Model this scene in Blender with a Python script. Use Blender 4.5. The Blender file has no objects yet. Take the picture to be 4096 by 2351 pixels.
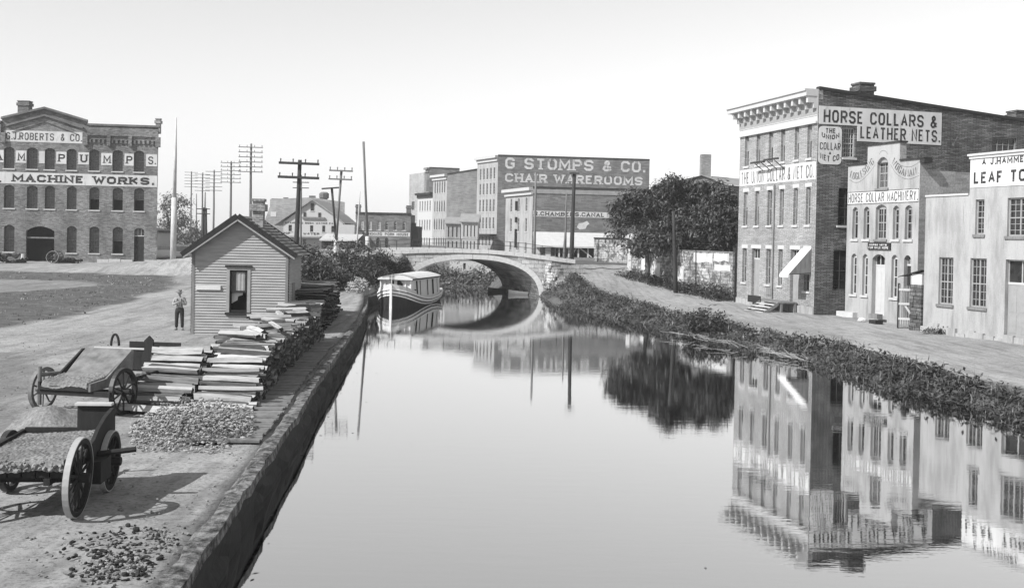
import bpy, bmesh, math, random
import numpy as np
from mathutils import Vector, Matrix, Euler
random.seed(7); rng=np.random.default_rng(11)
PI=math.pi
sc=bpy.context.scene; COL=sc.collection
# ------------------------------------------------------------------ camera
F,CX,CY=4200.,2048.,1175.5
PITCH,ROLL,CAMZ,SHY=math.radians(.5),.0205,4.3,-.0441
cam=bpy.data.cameras.new('camera'); cam.sensor_width=36; cam.lens=F/4096*36; cam.shift_y=SHY
cam.clip_end=5000; cam.clip_start=.2
co=bpy.data.objects.new('camera',cam); COL.objects.link(co)
RC=Matrix.Rotation(PI/2-PITCH,3,'X')@Matrix.Rotation(ROLL,3,'Z')
co.matrix_world=Matrix.Translation((0,0,CAMZ))@RC.to_4x4()
sc.camera=co
# ------------------------------------------------------------------ sky, sun, exposure
SUN_AZ,SUN_EL=math.radians(56),math.radians(40)     # sun to the left and a little behind the camera
w=bpy.data.worlds.new('World'); sc.world=w; w.use_nodes=True
nt=w.node_tree; nt.nodes.clear()
sky=nt.nodes.new('ShaderNodeTexSky'); sky.sky_type='NISHITA'; sky.sun_disc=False
sky.sun_elevation=SUN_EL; sky.sun_rotation=math.radians(236); sky.air_density=1; sky.dust_density=0; sky.ozone_density=1
sep=nt.nodes.new('ShaderNodeSeparateColor')          # black and white plate: it sees the sky's green and blue light
mx=nt.nodes.new('ShaderNodeMix'); mx.inputs[0].default_value=.9
bg=nt.nodes.new('ShaderNodeBackground'); bg.inputs[1].default_value=.113
wo=nt.nodes.new('ShaderNodeOutputWorld')
nt.links.new(sky.outputs[0],sep.inputs[0]); nt.links.new(sep.outputs[1],mx.inputs[2]); nt.links.new(sep.outputs[2],mx.inputs[3]); nt.links.new(mx.outputs[0],bg.inputs[0]); nt.links.new(bg.outputs[0],wo.inputs[0])
sl=bpy.data.lights.new('sun','SUN'); sl.energy=5; sl.angle=math.radians(.5); sl.color=(1,1,1)
so=bpy.data.objects.new('sun',sl); COL.objects.link(so)
tos=Vector((-math.sin(SUN_AZ)*math.cos(SUN_EL),-math.cos(SUN_AZ)*math.cos(SUN_EL),math.sin(SUN_EL)))
so.rotation_euler=tos.to_track_quat('Z','Y').to_euler(); so.location=tos*200
sc.view_settings.view_transform='Standard'; sc.view_settings.look='None'; sc.view_settings.exposure=.5; sc.view_settings.gamma=1
# ------------------------------------------------------------------ helpers: pixels (of the 4096 wide photo) to rays
def ray(u,v):
    return RC@Vector(((u-CX)/F,-(v-CY-SHY*4096)/F,-1.))
CO=Vector((0,0,CAMZ))
def Gz(u,v,z=0.):
    d=ray(u,v); return CO+d*((z-CAMZ)/d.z)
def atD(u,v,D):
    d=ray(u,v); return CO+d*(D/d.y)
def interp(x,pts):
    return float(np.interp(x,[p[0] for p in pts],[p[1] for p in pts]))
XL=[(-40,-2.5),(5,-3.3),(12.4,-3.95),(19,-4.55),(25.3,-5.1),(31.3,-5.73),(39.2,-6.4),(52.3,-7.56),(65.3,-9.0),(75,-10.3),(88,-10.0),(93,-9.4),(101,-12.6),(112,-17)]
XR=[(-40,15),(20,14.7),(29.3,14.4),(33.8,14.2),(36,13.5),(41,12.8),(47,12.2),(49.4,11.3),(53.2,9.7),(60.5,8.4),(71,5.9),(85,3.4),(93,2.5),(101,-.7),(112,-5)]
PL=[(48,0),(80,.5),(105,1.0),(130,1.3),(160,1.7),(200,2.0),(400,2.2),(3000,2.2)]
PR=[(60,0),(75,.2),(85,.8),(95,1.5),(105,2.0),(120,2.15),(200,2.1),(3000,2.2)]
CEND=107.
def sm(t): t=min(1,max(0,t)); return t*t*(3-2*t)
def xl(y): return interp(y,XL)
def xr(y): return interp(y,XR)
def base_h(x,y):
    if y<CEND:
        side=x<.5*(xl(y)+xr(y)); h=interp(y,PL if side else PR)
    else:
        k=sm((x+12)/14); h=interp(y,PL)*(1-k)+interp(y,PR)*k
    if y>84 and x<-6:      # earth ramp that carries the road up to the bridge
        k=sm((x+44)/26)*(sm((y-89)/4.5) if y<97 else 1-.35*sm((y-104)/14)); h=max(h,h+(2.9-h)*k)
    return h
def ground_h(x,y):
    h=base_h(x,y)
    if y>=CEND: return -1.2+(.1+(h-.1)*sm((y-128)/10)+1.2)*sm((y-CEND+.5)/5) if xl(y)-1<x<xr(y)+6 else h
    if x<=xl(y)-.16: return h
    if x<xr(y)-.8: return -2.2
    d=x-xr(y); wd=3.0 if 40<y<70 else 2.3
    k=sm((d+.8)/(wd+.8)); z=-1.15+(h+1.15)*k
    if y>100: z=-1.15+(h+1.15)*sm((d+.8)/4)
    return z
def gnd(u,v,dz=0.):
    z=0.
    for _ in range(12):
        p=Gz(u,v,z+dz); z=.5*z+.5*base_h(p.x,p.y)
    return Vector((p.x,p.y,base_h(p.x,p.y)))
# ------------------------------------------------------------------ mesh builder
class MB:
    def __init__(s): s.v=[]; s.f=[]; s.m=[]
    def add(s,vs,fs,mi=0):
        o=len(s.v); s.v+=[tuple(p) for p in vs]; s.f+=[tuple(o+i for i in f) for f in fs]; s.m+=[mi]*len(fs); return s
    def quad(s,a,b,c,d,mi=0): return s.add([a,b,c,d],[(0,1,2,3)],mi)
    def box(s,x0,x1,y0,y1,z0,z1,mi=0,M=None):
        vs=[Vector(p) for p in ((x0,y0,z0),(x1,y0,z0),(x1,y1,z0),(x0,y1,z0),(x0,y0,z1),(x1,y0,z1),(x1,y1,z1),(x0,y1,z1))]
        if M is not None: vs=[M@p for p in vs]
        return s.add(vs,[(0,3,2,1),(4,5,6,7),(0,1,5,4),(1,2,6,5),(2,3,7,6),(3,0,4,7)],mi)
    def tube(s,p,q,r0,r1=None,n=8,mi=0,cap=True):
        r1=r0 if r1 is None else r1; p=Vector(p); q=Vector(q); d=(q-p).normalized()
        a=d.orthogonal().normalized(); b=d.cross(a); vs=[]
        for c,r in ((p,r0),(q,r1)):
            for i in range(n):
                t=2*PI*i/n; vs.append(c+a*(r*math.cos(t))+b*(r*math.sin(t)))
        fs=[(i,(i+1)%n,n+(i+1)%n,n+i) for i in range(n)]
        if cap: fs+=[tuple(range(n-1,-1,-1)),tuple(range(n,2*n))]
        return s.add(vs,fs,mi)
    def path(s,pts,rs,n=7,mi=0):
        rings=[]; pts=[Vector(p) for p in pts]; vs=[]
        for k,p in enumerate(pts):
            d=(pts[min(k+1,len(pts)-1)]-pts[max(k-1,0)]).normalized()
            a=Vector((0.31,.95,.02)); a=(a-d*a.dot(d)).normalized(); b=d.cross(a)
            for i in range(n):
                t=2*PI*i/n; vs.append(p+a*(rs[k]*math.cos(t))+b*(rs[k]*math.sin(t)))
        fs=[(k*n+i,k*n+(i+1)%n,(k+1)*n+(i+1)%n,(k+1)*n+i) for k in range(len(pts)-1) for i in range(n)]
        fs+=[tuple(range(n-1,-1,-1)),tuple(range((len(pts)-1)*n,len(pts)*n))]
        return s.add(vs,fs,mi)
    def prism(s,poly,y0,y1,mi=0,M=None):     # polygon in x,z pulled from y0 to y1 (y0 < y1), poly counter-clockwise seen from -y
        n=len(poly); vs=[Vector((x,y0,z)) for x,z in poly]+[Vector((x,y1,z)) for x,z in poly]
        if M is not None: vs=[M@p for p in vs]
        fs=[tuple(range(n)),tuple(range(2*n-1,n-1,-1))]+[(i,n+i,n+(i+1)%n,(i+1)%n) for i in range(n)]
        return s.add(vs,fs,mi)
    def mesh(s,name,mats,smooth=False):
        me=bpy.data.meshes.new(name); me.from_pydata(s.v,[],s.f)
        for m in mats if isinstance(mats,(list,tuple)) else [mats]: me.materials.append(m)
        me.polygons.foreach_set('material_index',s.m)
        if smooth: me.polygons.foreach_set('use_smooth',[True]*len(s.f))
        me.update(); return me
    def build(s,name,mats,parent=None,mat=None,smooth=False):
        return link(name,s.mesh(name,mats,smooth),parent,mat)
def link(name,me,parent=None,mat=None):
    o=bpy.data.objects.new(name,me); COL.objects.link(o)
    if parent is not None: o.parent=parent
    if mat is not None: o.matrix_local=mat
    return o
def tag(o,label=None,cat=None,group=None,kind=None):
    if label: o['label']=label
    if cat:
        o['category']=cat
        if not kind: o['kind']='thing'
    if group: o['group']=group
    if kind: o['kind']=kind
    return o
def empty(name,loc,rz=0,label=None,cat=None,group=None):
    o=bpy.data.objects.new(name,None); COL.objects.link(o); o.location=loc; o.rotation_euler=(0,0,rz); o.empty_display_size=.2
    return tag(o,label,cat,group)
def copy_tree(o,parent=None):
    c=o.copy(); COL.objects.link(c)
    if parent is not None: c.parent=parent
    for ch in list(o.children): copy_tree(ch,c)
    return c
# ------------------------------------------------------------------ materials (all neutral grey: a black and white photograph)
def newmat(name):
    m=bpy.data.materials.new(name); m.use_nodes=True; n=m.node_tree; b=n.nodes['Principled BSDF']; return m,n,b
def g3(v): return (v,v,v,1)
def noise(n,scale,detail=4,coord='Object',stretch=(1,1,1),rough=.55,dist=0):
    tc=n.nodes.new('ShaderNodeTexCoord'); mp=n.nodes.new('ShaderNodeMapping'); mp.inputs['Scale'].default_value=stretch
    t=n.nodes.new('ShaderNodeTexNoise'); t.inputs['Scale'].default_value=scale; t.inputs['Detail'].default_value=detail; t.inputs['Roughness'].default_value=rough; t.inputs['Distortion'].default_value=dist
    n.links.new(tc.outputs[coord],mp.inputs[0]); n.links.new(mp.outputs[0],t.inputs['Vector']); return t.outputs['Fac']
def ramp(n,fac,stops):
    r=n.nodes.new('ShaderNodeValToRGB'); e=r.color_ramp.elements
    while len(e)>1: e.remove(e[-1])
    for i,(p,v) in enumerate(stops):
        x=e[0] if i==0 else e.new(p); x.position=p; x.color=g3(v)
    n.links.new(fac,r.inputs[0]); return r.outputs[0]
def mul(n,a,b,mode='MULTIPLY',f=1.):
    x=n.nodes.new('ShaderNodeMix'); x.data_type='RGBA'; x.blend_type=mode; x.clamp_result=False
    if isinstance(f,(int,float)): x.inputs[0].default_value=f
    else: n.links.new(f,x.inputs[0])
    for s,i in ((a,6),(b,7)):
        if isinstance(s,(int,float)): x.inputs[i].default_value=g3(s)
        else: n.links.new(s,x.inputs[i])
    return x.outputs[2]
def bump(n,b,h,strength,dist=.02):
    x=n.nodes.new('ShaderNodeBump'); x.inputs['Strength'].default_value=strength; x.inputs['Distance'].default_value=dist
    n.links.new(h,x.inputs['Height']); n.links.new(x.outputs[0],b.inputs['Normal'])
def plain(name,c,rough=.8,var=.25,scale=4,stretch=(1,1,1),bmp=.0,spec=.3,big=0.):
    m,n,b=newmat(name); f=noise(n,scale,6,stretch=stretch,rough=.65)
    col=ramp(n,f,[(.25,c*(1-var)),(.75,min(.95,c*(1+var)))])
    if big: col=mul(n,col,ramp(n,noise(n,scale*.08,3),[(.35,1-big),(.65,1+big*.5)]))
    n.links.new(col,b.inputs['Base Color']); b.inputs['Roughness'].default_value=rough; b.inputs['Specular IOR Level'].default_value=spec
    if bmp: bump(n,b,f,bmp)
    return m
def brick(name,c1,c2,mortar,cw=.22,ch=.085,bmp=.6,ms=.012,stain=.35,blotch=None):
    m,n,b=newmat(name); tc=n.nodes.new('ShaderNodeTexCoord'); sp=n.nodes.new('ShaderNodeSeparateXYZ'); ad=n.nodes.new('ShaderNodeMath'); cb=n.nodes.new('ShaderNodeCombineXYZ')
    n.links.new(tc.outputs['Object'],sp.inputs[0]); n.links.new(sp.outputs[0],ad.inputs[0]); n.links.new(sp.outputs[1],ad.inputs[1])
    n.links.new(ad.outputs[0],cb.inputs[0]); n.links.new(sp.outputs[2],cb.inputs[1])
    t=n.nodes.new('ShaderNodeTexBrick'); n.links.new(cb.outputs[0],t.inputs['Vector'])
    t.inputs['Color1'].default_value=g3(c1); t.inputs['Color2'].default_value=g3(c2); t.inputs['Mortar'].default_value=g3(mortar)
    t.inputs['Scale'].default_value=1; t.inputs['Brick Width'].default_value=cw; t.inputs['Row Height'].default_value=ch
    t.inputs['Mortar Size'].default_value=ms; t.inputs['Mortar Smooth'].default_value=.3; t.inputs['Bias'].default_value=0
    col=mul(n,t.outputs['Color'],ramp(n,noise(n,.55,5,stretch=(1,1,.5)),[(.3,1-stain),(.7,1+stain*.6)]))
    col=mul(n,col,ramp(n,noise(n,9,3),[(.3,.75),(.7,1.25)]))
    if blotch: col=mul(n,col,ramp(n,noise(n,blotch[0],6,rough=.75,dist=.6),[(blotch[1],0),(blotch[1]+.08,1)]),'MIX',f=1) if False else mul(n,col,blotch[2],'MIX',f=ramp(n,noise(n,blotch[0],6,rough=.75,dist=.6),[(blotch[1],0),(blotch[1]+.07,blotch[3])]))
    n.links.new(col,b.inputs['Base Color']); b.inputs['Roughness'].default_value=.9; b.inputs['Specular IOR Level'].default_value=.15
    inv=n.nodes.new('ShaderNodeMath'); inv.operation='SUBTRACT'; inv.inputs[0].default_value=1; n.links.new(t.outputs['Fac'],inv.inputs[1])
    bump(n,b,inv.outputs[0],bmp,.02); return m
def streaky(name,c,stain=.5,dark=.5):        # whitewash or stucco with vertical water stains
    m,n,b=newmat(name)
    col=mul(n,c,ramp(n,noise(n,1.1,6,stretch=(1,1,.25),rough=.7),[(.28,1-stain*.55),(.55,1),(.8,1.06)]))
    col=mul(n,col,ramp(n,noise(n,5,5,stretch=(1,1,.06),rough=.6),[(.3,dark),(.42,1)]),'MULTIPLY',.45)
    col=mul(n,col,ramp(n,noise(n,14,4),[(.3,.9),(.7,1.06)]))
    n.links.new(col,b.inputs['Base Color']); b.inputs['Roughness'].default_value=.9; b.inputs['Specular IOR Level'].default_value=.15
    bump(n,b,noise(n,12,5),.25,.02); return m
MT={}
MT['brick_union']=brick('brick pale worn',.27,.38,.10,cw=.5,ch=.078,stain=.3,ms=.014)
MT['brick_side']=brick('brick side wall',.09,.22,.03,cw=.42,ch=.082,stain=.5,ms=.016,bmp=.9,blotch=(.6,.6,.40,.5))  # darker than the front brick, putting the side wall's shade into its colour
MT['brick_works']=brick('brick works',.09,.23,.20,cw=.34,ch=.1,stain=.4,bmp=.5)
MT['brick_far']=brick('brick far',.10,.19,.17,cw=.9,ch=.2,stain=.25,bmp=.4)
MT['brick_dark']=brick('brick dark',.10,.17,.16,stain=.3,bmp=.4)
MT['brick_pale']=brick('brick pale far',.23,.34,.30,cw=.8,ch=.18,stain=.25,bmp=.3)
MT['brick_chimney']=brick('brick chimney',.11,.3,.30,ms=.02,stain=.35)
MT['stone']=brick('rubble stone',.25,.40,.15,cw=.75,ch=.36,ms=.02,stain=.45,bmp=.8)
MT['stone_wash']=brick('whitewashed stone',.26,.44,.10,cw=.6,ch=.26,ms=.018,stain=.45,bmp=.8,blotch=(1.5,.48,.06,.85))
MT['stone_dark']=brick('dark rubble stone',.07,.17,.04,cw=.5,ch=.2,ms=.02,stain=.5,bmp=1.)  # darker than the other stone, for the vault and the pier
MT['white']=streaky('whitewash',.33,.8,.3)  # grey lowered so the vignetting at right is put into the paint
MT['white_clean']=plain('white paint',.42,.6,.08,3)
def worn(name,c,c2,scale,lo,stretch=(1,1,.5)):
    m,n,b=newmat(name); f=noise(n,scale,8,stretch=stretch,rough=.75,dist=.4); col=ramp(n,f,[(lo,c2),(lo+.09,c)])
    col=mul(n,col,ramp(n,noise(n,.9,5,stretch=(1,1,.35)),[(.3,.8),(.65,1.08)])); n.links.new(col,b.inputs['Base Color']); b.inputs['Roughness'].default_value=.75; b.inputs['Specular IOR Level'].default_value=.2; return m
MT['boat_white']=plain('white boat paint',.62,.55,.08,3)
MT['board']=worn('sign board white',.52,.36,3.,.36,(1,1,.25))
MT['letter_dark']=worn('sign letters dark',.028,.16,5.,.37); MT['letter_faded']=worn('sign letters faded',.10,.30,5.,.40,(1,1,.25)); MT['letter_mid']=worn('sign letters worn',.06,.26,5.,.38,(1,1,.35))
MT['letter_white']=worn('painted white letters',.50,.22,1.2,.38)
MT['trim']=plain('pale stone trim',.43,.75,.15,5)
MT['frame_dark']=plain('dark sash',.06,.5,.3,8)
MT['frame_pale']=plain('pale sash',.26,.6,.2,8)
MT['frame_white']=plain('white sash',.42,.6,.1,8)
MT['blind']=plain('window blind',.25,.8,.15,3)
MT['wood_dark']=plain('dark weathered timber',.018,.85,.45,7,stretch=(1,1,.2),bmp=.3)
MT['wood_mid']=plain('weathered timber',.16,.85,.4,7,stretch=(1,1,.2),bmp=.3)
MT['pole_dark']=plain('tarred pole',.03,.8,.5,9,stretch=(1,1,.2),bmp=.3)
MT['pole_mid']=plain('weathered pole',.13,.85,.4,9,stretch=(1,1,.15),bmp=.3)
MT['pole_white']=plain('whitewashed pole',.42,.8,.3,5,stretch=(1,1,.3))
MT['iron']=plain('iron',.03,.5,.4,10)
MT['tyre']=plain('worn iron tyre',.32,.45,.2,6,spec=.5)
MT['roof_dark']=plain('dark roof',.025,.85,.4,4,bmp=.2)
MT['roof_mid']=plain('tin roof',.24,.6,.25,1.5)
MT['roof_pale']=plain('pale tin roof',.42,.6,.15,1.5)
MT['clap']=plain('grey clapboard',.29,.75,.25,3,stretch=(.35,1,3),bmp=.1)
MT['plank']=plain('boardwalk plank',.15,.85,.5,4,stretch=(1,1,1),bmp=.4)
MT['soil']=plain('heaped earth',.20,.95,.55,16,bmp=1.,big=.3)
MT['cobble']=plain('broken stone',.28,.95,.5,6,bmp=.8)
MT['canvas']=plain('white canvas',.52,.85,.12,3)
MT['bark']=plain('bark',.12,.95,.5,9,stretch=(1,1,.2),bmp=.6)
MT['skin']=plain('skin',.25,.6,.1,9)
MT['cloth_dark']=plain('dark trousers',.025,.9,.3,9)
MT['cloth_pale']=plain('pale shirt',.28,.85,.2,9)
def glassmat(name,c,rough):
    m,n,b=newmat(name); f=noise(n,1.3,3,coord='Object'); n.links.new(ramp(n,f,[(.35,c*.5),(.65,c*1.8)]),b.inputs['Base Color'])
    b.inputs['Roughness'].default_value=rough; b.inputs['Specular IOR Level'].default_value=.5; bump(n,b,noise(n,2.2,2),.15,.05); return m
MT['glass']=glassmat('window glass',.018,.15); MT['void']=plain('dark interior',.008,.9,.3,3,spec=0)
def leafmat(name,c):
    m,n,b=newmat(name); oi=noise(n,2.2,3,coord='Object'); n.links.new(ramp(n,oi,[(.3,c*.55),(.7,c*1.7)]),b.inputs['Base Color'])
    b.inputs['Roughness'].default_value=.5; b.inputs['Specular IOR Level'].default_value=.5
    return m
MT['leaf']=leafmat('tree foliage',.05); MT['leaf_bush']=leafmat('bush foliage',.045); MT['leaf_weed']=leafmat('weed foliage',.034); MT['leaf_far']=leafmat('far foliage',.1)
MT['stem_pale']=plain('dry stems',.2,.8,.3,9); MT['grass']=leafmat('grass blades',.12)
def logmat():
    m,n,b=newmat('split firewood'); oi=n.nodes.new('ShaderNodeObjectInfo'); f=noise(n,3,6,stretch=(.35,3,3),rough=.7)
    col=mul(n,ramp(n,f,[(.3,.12),(.46,.33),(.7,.46)]),ramp(n,oi.outputs['Random'],[(0,.65),(1,1.15)]))
    n.links.new(col,b.inputs['Base Color']); b.inputs['Roughness'].default_value=.85; bump(n,b,f,.6,.03); return m
MT['log']=logmat(); MT['log_bark']=plain('log bark',.08,.95,.6,8,stretch=(.3,3,3),bmp=.5)
# ------------------------------------------------------------------ ground, water
def poly_in(x,y,P):
    c=False; j=len(P)-1
    for i in range(len(P)):
        if (P[i][1]>y)!=(P[j][1]>y) and x<(P[j][0]-P[i][0])*(y-P[i][1])/(P[j][1]-P[i][1])+P[i][0]: c=not c
        j=i
    return c
GRASS=[]
def band(pxs,z=.3):
    return [(lambda p:(p.x,p.y))(gnd(u,v)) for u,v in pxs]
GR1=band([(-500,1092),(0,1085),(300,1090),(560,1096),(700,1105),(700,1140),(560,1190),(380,1240),(180,1280),(0,1310),(-500,1340)])
GR2=band([(-400,1330),(120,1420),(150,1560),(160,1700),(40,1740),(-400,1800)])
ROADP=band([(-500,1110),(0,1118),(330,1122),(420,1135),(200,1160),(0,1170),(-500,1180)])
def grassness(x,y):
    n=.5*math.sin(x*.9+1.3*math.sin(y*.35))+.5*math.sin(y*.7+x*.31)
    xx,yy=x+.5*n,y+.8*n
    if poly_in(xx,yy,ROADP): return .35
    if poly_in(xx,yy,GR1): return 1.
    if poly_in(xx,yy,GR2): return .5
    return 0.
def make_ground():
    ys=list(np.arange(-30,6,3.))+list(np.arange(6,62,.55))+list(np.arange(62,116,1.))+list(np.arange(116,215,3.)); y=218.
    while y<4500: ys.append(y); y*=1.16
    offL=[.14,.18,.5,.9]+list(np.arange(1.4,34,.7))+list(np.arange(34,70,2.))+[75,90,120,170,250,400,700,1200,2200]
    offR=[-.85,-.5,-.15,.2,.6,1,1.4,1.8,2.2,2.7,3.2]+list(np.arange(4,16,.8))+[17,19,22,26,32,40,55,75,110,170,300,600,1200,2200]
    vs=[];gr=[];nc=len(offL)+len(offR)+2
    for y in ys:
        a,b=xl(y),xr(y)
        xs=[a-o for o in reversed(offL)]+[a-.1,.5*(a+b)]+[b+o for o in offR]
        for x in xs:
            z=ground_h(x,y)
            if y<110 and (x<a-.3 or x>b+2): z+=.035*math.sin(x*1.7+y*.6)*math.sin(y*1.3-x*.4)+.02*math.sin(x*4.1)*math.sin(y*3.3)
            if y>230: z+=min(6,(y-230)*.004)*math.sin(x*.01+2)
            vs.append((x,y,z)); gr.append(grassness(x,y) if (x<a and y<118) else (1. if 104<y<118 else .75 if (y>118 or (y>105 and x<a)) else (1. if b-1<x<b+2.1 else 0.)))
    fs=[(r*nc+c,r*nc+c+1,(r+1)*nc+c+1,(r+1)*nc+c) for r in range(len(ys)-1) for c in range(nc-1)]
    me=bpy.data.meshes.new('ground'); me.from_pydata(vs,[],fs)
    at=me.attributes.new('cover','FLOAT','POINT'); at.data.foreach_set('value',gr)
    me.polygons.foreach_set('use_smooth',[True]*len(fs))
    m,n,b=newmat('trodden earth'); a=n.nodes.new('ShaderNodeAttribute'); a.attribute_name='cover'
    dust=ramp(n,noise(n,1.6,8,rough=.7),[(.28,.19),(.5,.29),(.75,.35)])
    dust=mul(n,dust,ramp(n,noise(n,.22,4,stretch=(1,.45,1),rough=.6),[(.3,.72),(.6,1.06)]))
    dust=mul(n,dust,ramp(n,noise(n,11,4,rough=.7),[(.36,.6),(.5,1)]))
    dust=mul(n,dust,ramp(n,noise(n,1.5,5,stretch=(1.5,.10,1),rough=.6,dist=.3),[(.36,.74),(.5,1),(.7,1.06)]))
    grs=ramp(n,noise(n,2.6,8,stretch=(.6,1.6,1),rough=.75),[(.3,.045),(.52,.085),(.75,.17)])
    fac=mul(n,a.outputs['Fac'],ramp(n,noise(n,.9,6,rough=.7,stretch=(.7,1,1)),[(.32,.7),(.55,1.1)]))
    col=mul(n,dust,grs,'MIX',f=fac); n.links.new(col,b.inputs['Base Color']); b.inputs['Roughness'].default_value=.95; b.inputs['Specular IOR Level'].default_value=.1
    bump(n,b,noise(n,5,8,rough=.7),.55,.06)
    me.materials.append(m); tag(link('ground',me),None,None,None,'structure')
make_ground()
def make_water():
    mb=MB(); ys=[-40,0,20,40,60,80,93,101,112,118]
    for a,b in zip(ys[:-1],ys[1:]): mb.quad((xl(a)-.6,a,-.7),(xr(a)+1.5,a,-.7),(xr(b)+1.5,b,-.7),(xl(b)-.6,b,-.7))
    m,n,b=newmat('still canal water'); b.inputs['Base Color'].default_value=g3(.62); b.inputs['Metallic'].default_value=1.0; n.links.new(ramp(n,noise(n,.18,4,stretch=(1,.5,1)),[(.4,.012),(.65,.035)]),b.inputs['Roughness'])
    b.inputs['IOR'].default_value=1.33; b.inputs['Specular IOR Level'].default_value=.5
    h=noise(n,2.6,4,stretch=(.3,1.3,1),rough=.6); x=n.nodes.new('ShaderNodeBump'); x.inputs['Strength'].default_value=.04; x.inputs['Distance'].default_value=.03
    n.links.new(h,x.inputs['Height']); n.links.new(x.outputs[0],b.inputs['Normal'])
    tag(mb.build('water',m),None,None,None,'structure')
make_water()
# ------------------------------------------------------------------ lettering
GL={
'A':[[(0,0),(.5,1),(1,0)],[(.2,.34),(.8,.34)]],'B':[[(0,0),(0,1),(.75,1),(1,.85),(1,.66),(.8,.52),(0,.52)],[(.8,.52),(1,.38),(1,.16),(.75,0),(0,0)]],
'C':[[(1,.72),(1,.84),(.76,1),(.24,1),(0,.8),(0,.2),(.24,0),(.76,0),(1,.16),(1,.28)]],'D':[[(0,0),(0,1),(.7,1),(1,.8),(1,.2),(.7,0),(0,0)]],
'E':[[(1,1),(0,1),(0,0),(1,0)],[(0,.52),(.75,.52)]],'F':[[(1,1),(0,1),(0,0)],[(0,.5),(.75,.5)]],
'G':[[(1,.74),(1,.84),(.76,1),(.24,1),(0,.8),(0,.2),(.24,0),(.76,0),(1,.16),(1,.45),(.6,.45)]],'H':[[(0,0),(0,1)],[(1,0),(1,1)],[(0,.5),(1,.5)]],
'I':[[(.5,0),(.5,1)]],'J':[[(.9,1),(.9,.2),(.66,0),(.25,0),(0,.18),(0,.3)]],'K':[[(0,0),(0,1)],[(1,1),(.05,.42)],[(.32,.58),(1,0)]],
'L':[[(0,1),(0,0),(1,0)]],'M':[[(0,0),(0,1),(.5,.25),(1,1),(1,0)]],'N':[[(0,0),(0,1),(1,0),(1,1)]],
'O':[[(.24,1),(.76,1),(1,.8),(1,.2),(.76,0),(.24,0),(0,.2),(0,.8),(.24,1),(.76,1)]],'P':[[(0,0),(0,1),(.75,1),(1,.86),(1,.6),(.75,.46),(0,.46)]],
'R':[[(0,0),(0,1),(.75,1),(1,.86),(1,.62),(.75,.48),(0,.48)],[(.55,.48),(1,0)]],
'S':[[(1,.76),(1,.84),(.76,1),(.24,1),(0,.84),(0,.66),(.2,.53),(.8,.47),(1,.34),(1,.16),(.76,0),(.24,0),(0,.16),(0,.24)]],
'T':[[(.5,0),(.5,1)],[(0,1),(1,1)]],'U':[[(0,1),(0,.2),(.24,0),(.76,0),(1,.2),(1,1)]],'V':[[(0,1),(.5,0),(1,1)]],
'W':[[(0,1),(.25,0),(.5,.75),(.75,0),(1,1)]],'Y':[[(0,1),(.5,.5),(1,1)],[(.5,.5),(.5,0)]],
'&':[[(1,0),(.25,.72),(.25,.88),(.42,1),(.6,1),(.72,.88),(.72,.75),(.1,.35),(.02,.16),(.24,0),(.55,0),(1,.42)]],'.':[[(.1,0),(.1,.1)]],',':[[(.1,.08),(.0,-.12)]]}
GW={'I':.28,'.':.2,',':.2,'M':1.2,'W':1.3,'J':.8,' ':.55,'&':1.05,'E':.88,'F':.86,'L':.85}
def stroke(mb,pts,t,f,yo,mi):
    L=[];Rr=[];n=len(pts); pts=[Vector(p) for p in pts]
    for i,p in enumerate(pts):
        d0=(p-pts[i-1]).normalized() if i else None; d1=(pts[i+1]-p).normalized() if i<n-1 else None
        if d0 is None: nn=Vector((-d1.y,d1.x)); k=1
        elif d1 is None: nn=Vector((-d0.y,d0.x)); k=1
        else:
            a=Vector((-d0.y,d0.x)); b=Vector((-d1.y,d1.x)); nn=(a+b)
            if nn.length<1e-4: nn=a
            nn.normalize(); k=min(1.8,1/max(.3,nn.dot(a)))
        L.append(p+nn*(t/2*k)); Rr.append(p-nn*(t/2*k))
    for i in range(n-1):
        mb.add([f(*q,yo) for q in (Rr[i],Rr[i+1],L[i+1],L[i])],[(0,1,2,3)],mi)
def text(mb,s,x0,x1,z0,z1,t,f=None,mi=1,serif=False,yo=-.034):
    # lettering filling x0..x1, z0..z1 ; f maps (x,z,y) to the mesh
    f=f or (lambda x,z,y:(x,y,z)); gap=.24
    tot=sum(GW.get(c,1) for c in s)+gap*(len(s)-1); k=(x1-x0)/tot; x=x0; h=z1-z0; j=0; t=min(t,(.24 if serif else .27)*k)
    for c in s:
        wd=GW.get(c,1)*k
        if c in GL:
            for st in GL[c]:
                tt=t
                P=[(x+t/2+px*(wd-t),z0+t/2+pz*(h-t)) for px,pz in st] if c not in '.,' else [(x+t*.6,z0+pz*h*1.2) for px,pz in st]
                if c=='.': P=[(x+t*.7,z0),(x+t*.7,z0+t*1.1)]
                # open stroke ends reach the line
                if c not in '.,OD&':
                    for e,q in ((0,1),(-1,-2)):
                        ez=st[e][1]
                        if ez in (0,1) and st[e][0]==st[q][0]: P[e]=(P[e][0],z0 if ez==0 else z1)
                stroke(mb,P,tt,f,yo-.0012*(j%7),mi); j+=1
                if serif and c not in '.,OSCGDQ&':
                    for e in (0,-1):
                        ez=st[e][1]; q=1 if e==0 else -2
                        if ez in (0,1) and abs(st[e][0]-st[q][0])<.6 and abs(st[e][1]-st[q][1])>.2:
                            px=P[e][0]; zz=z0+t*.3 if ez==0 else z1-t*.3
                            stroke(mb,[(px-t*1.05,zz),(px+t*1.05,zz)],t*.6,f,yo-.0012*(j%7),mi); j+=1
        x+=wd+gap*k
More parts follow.
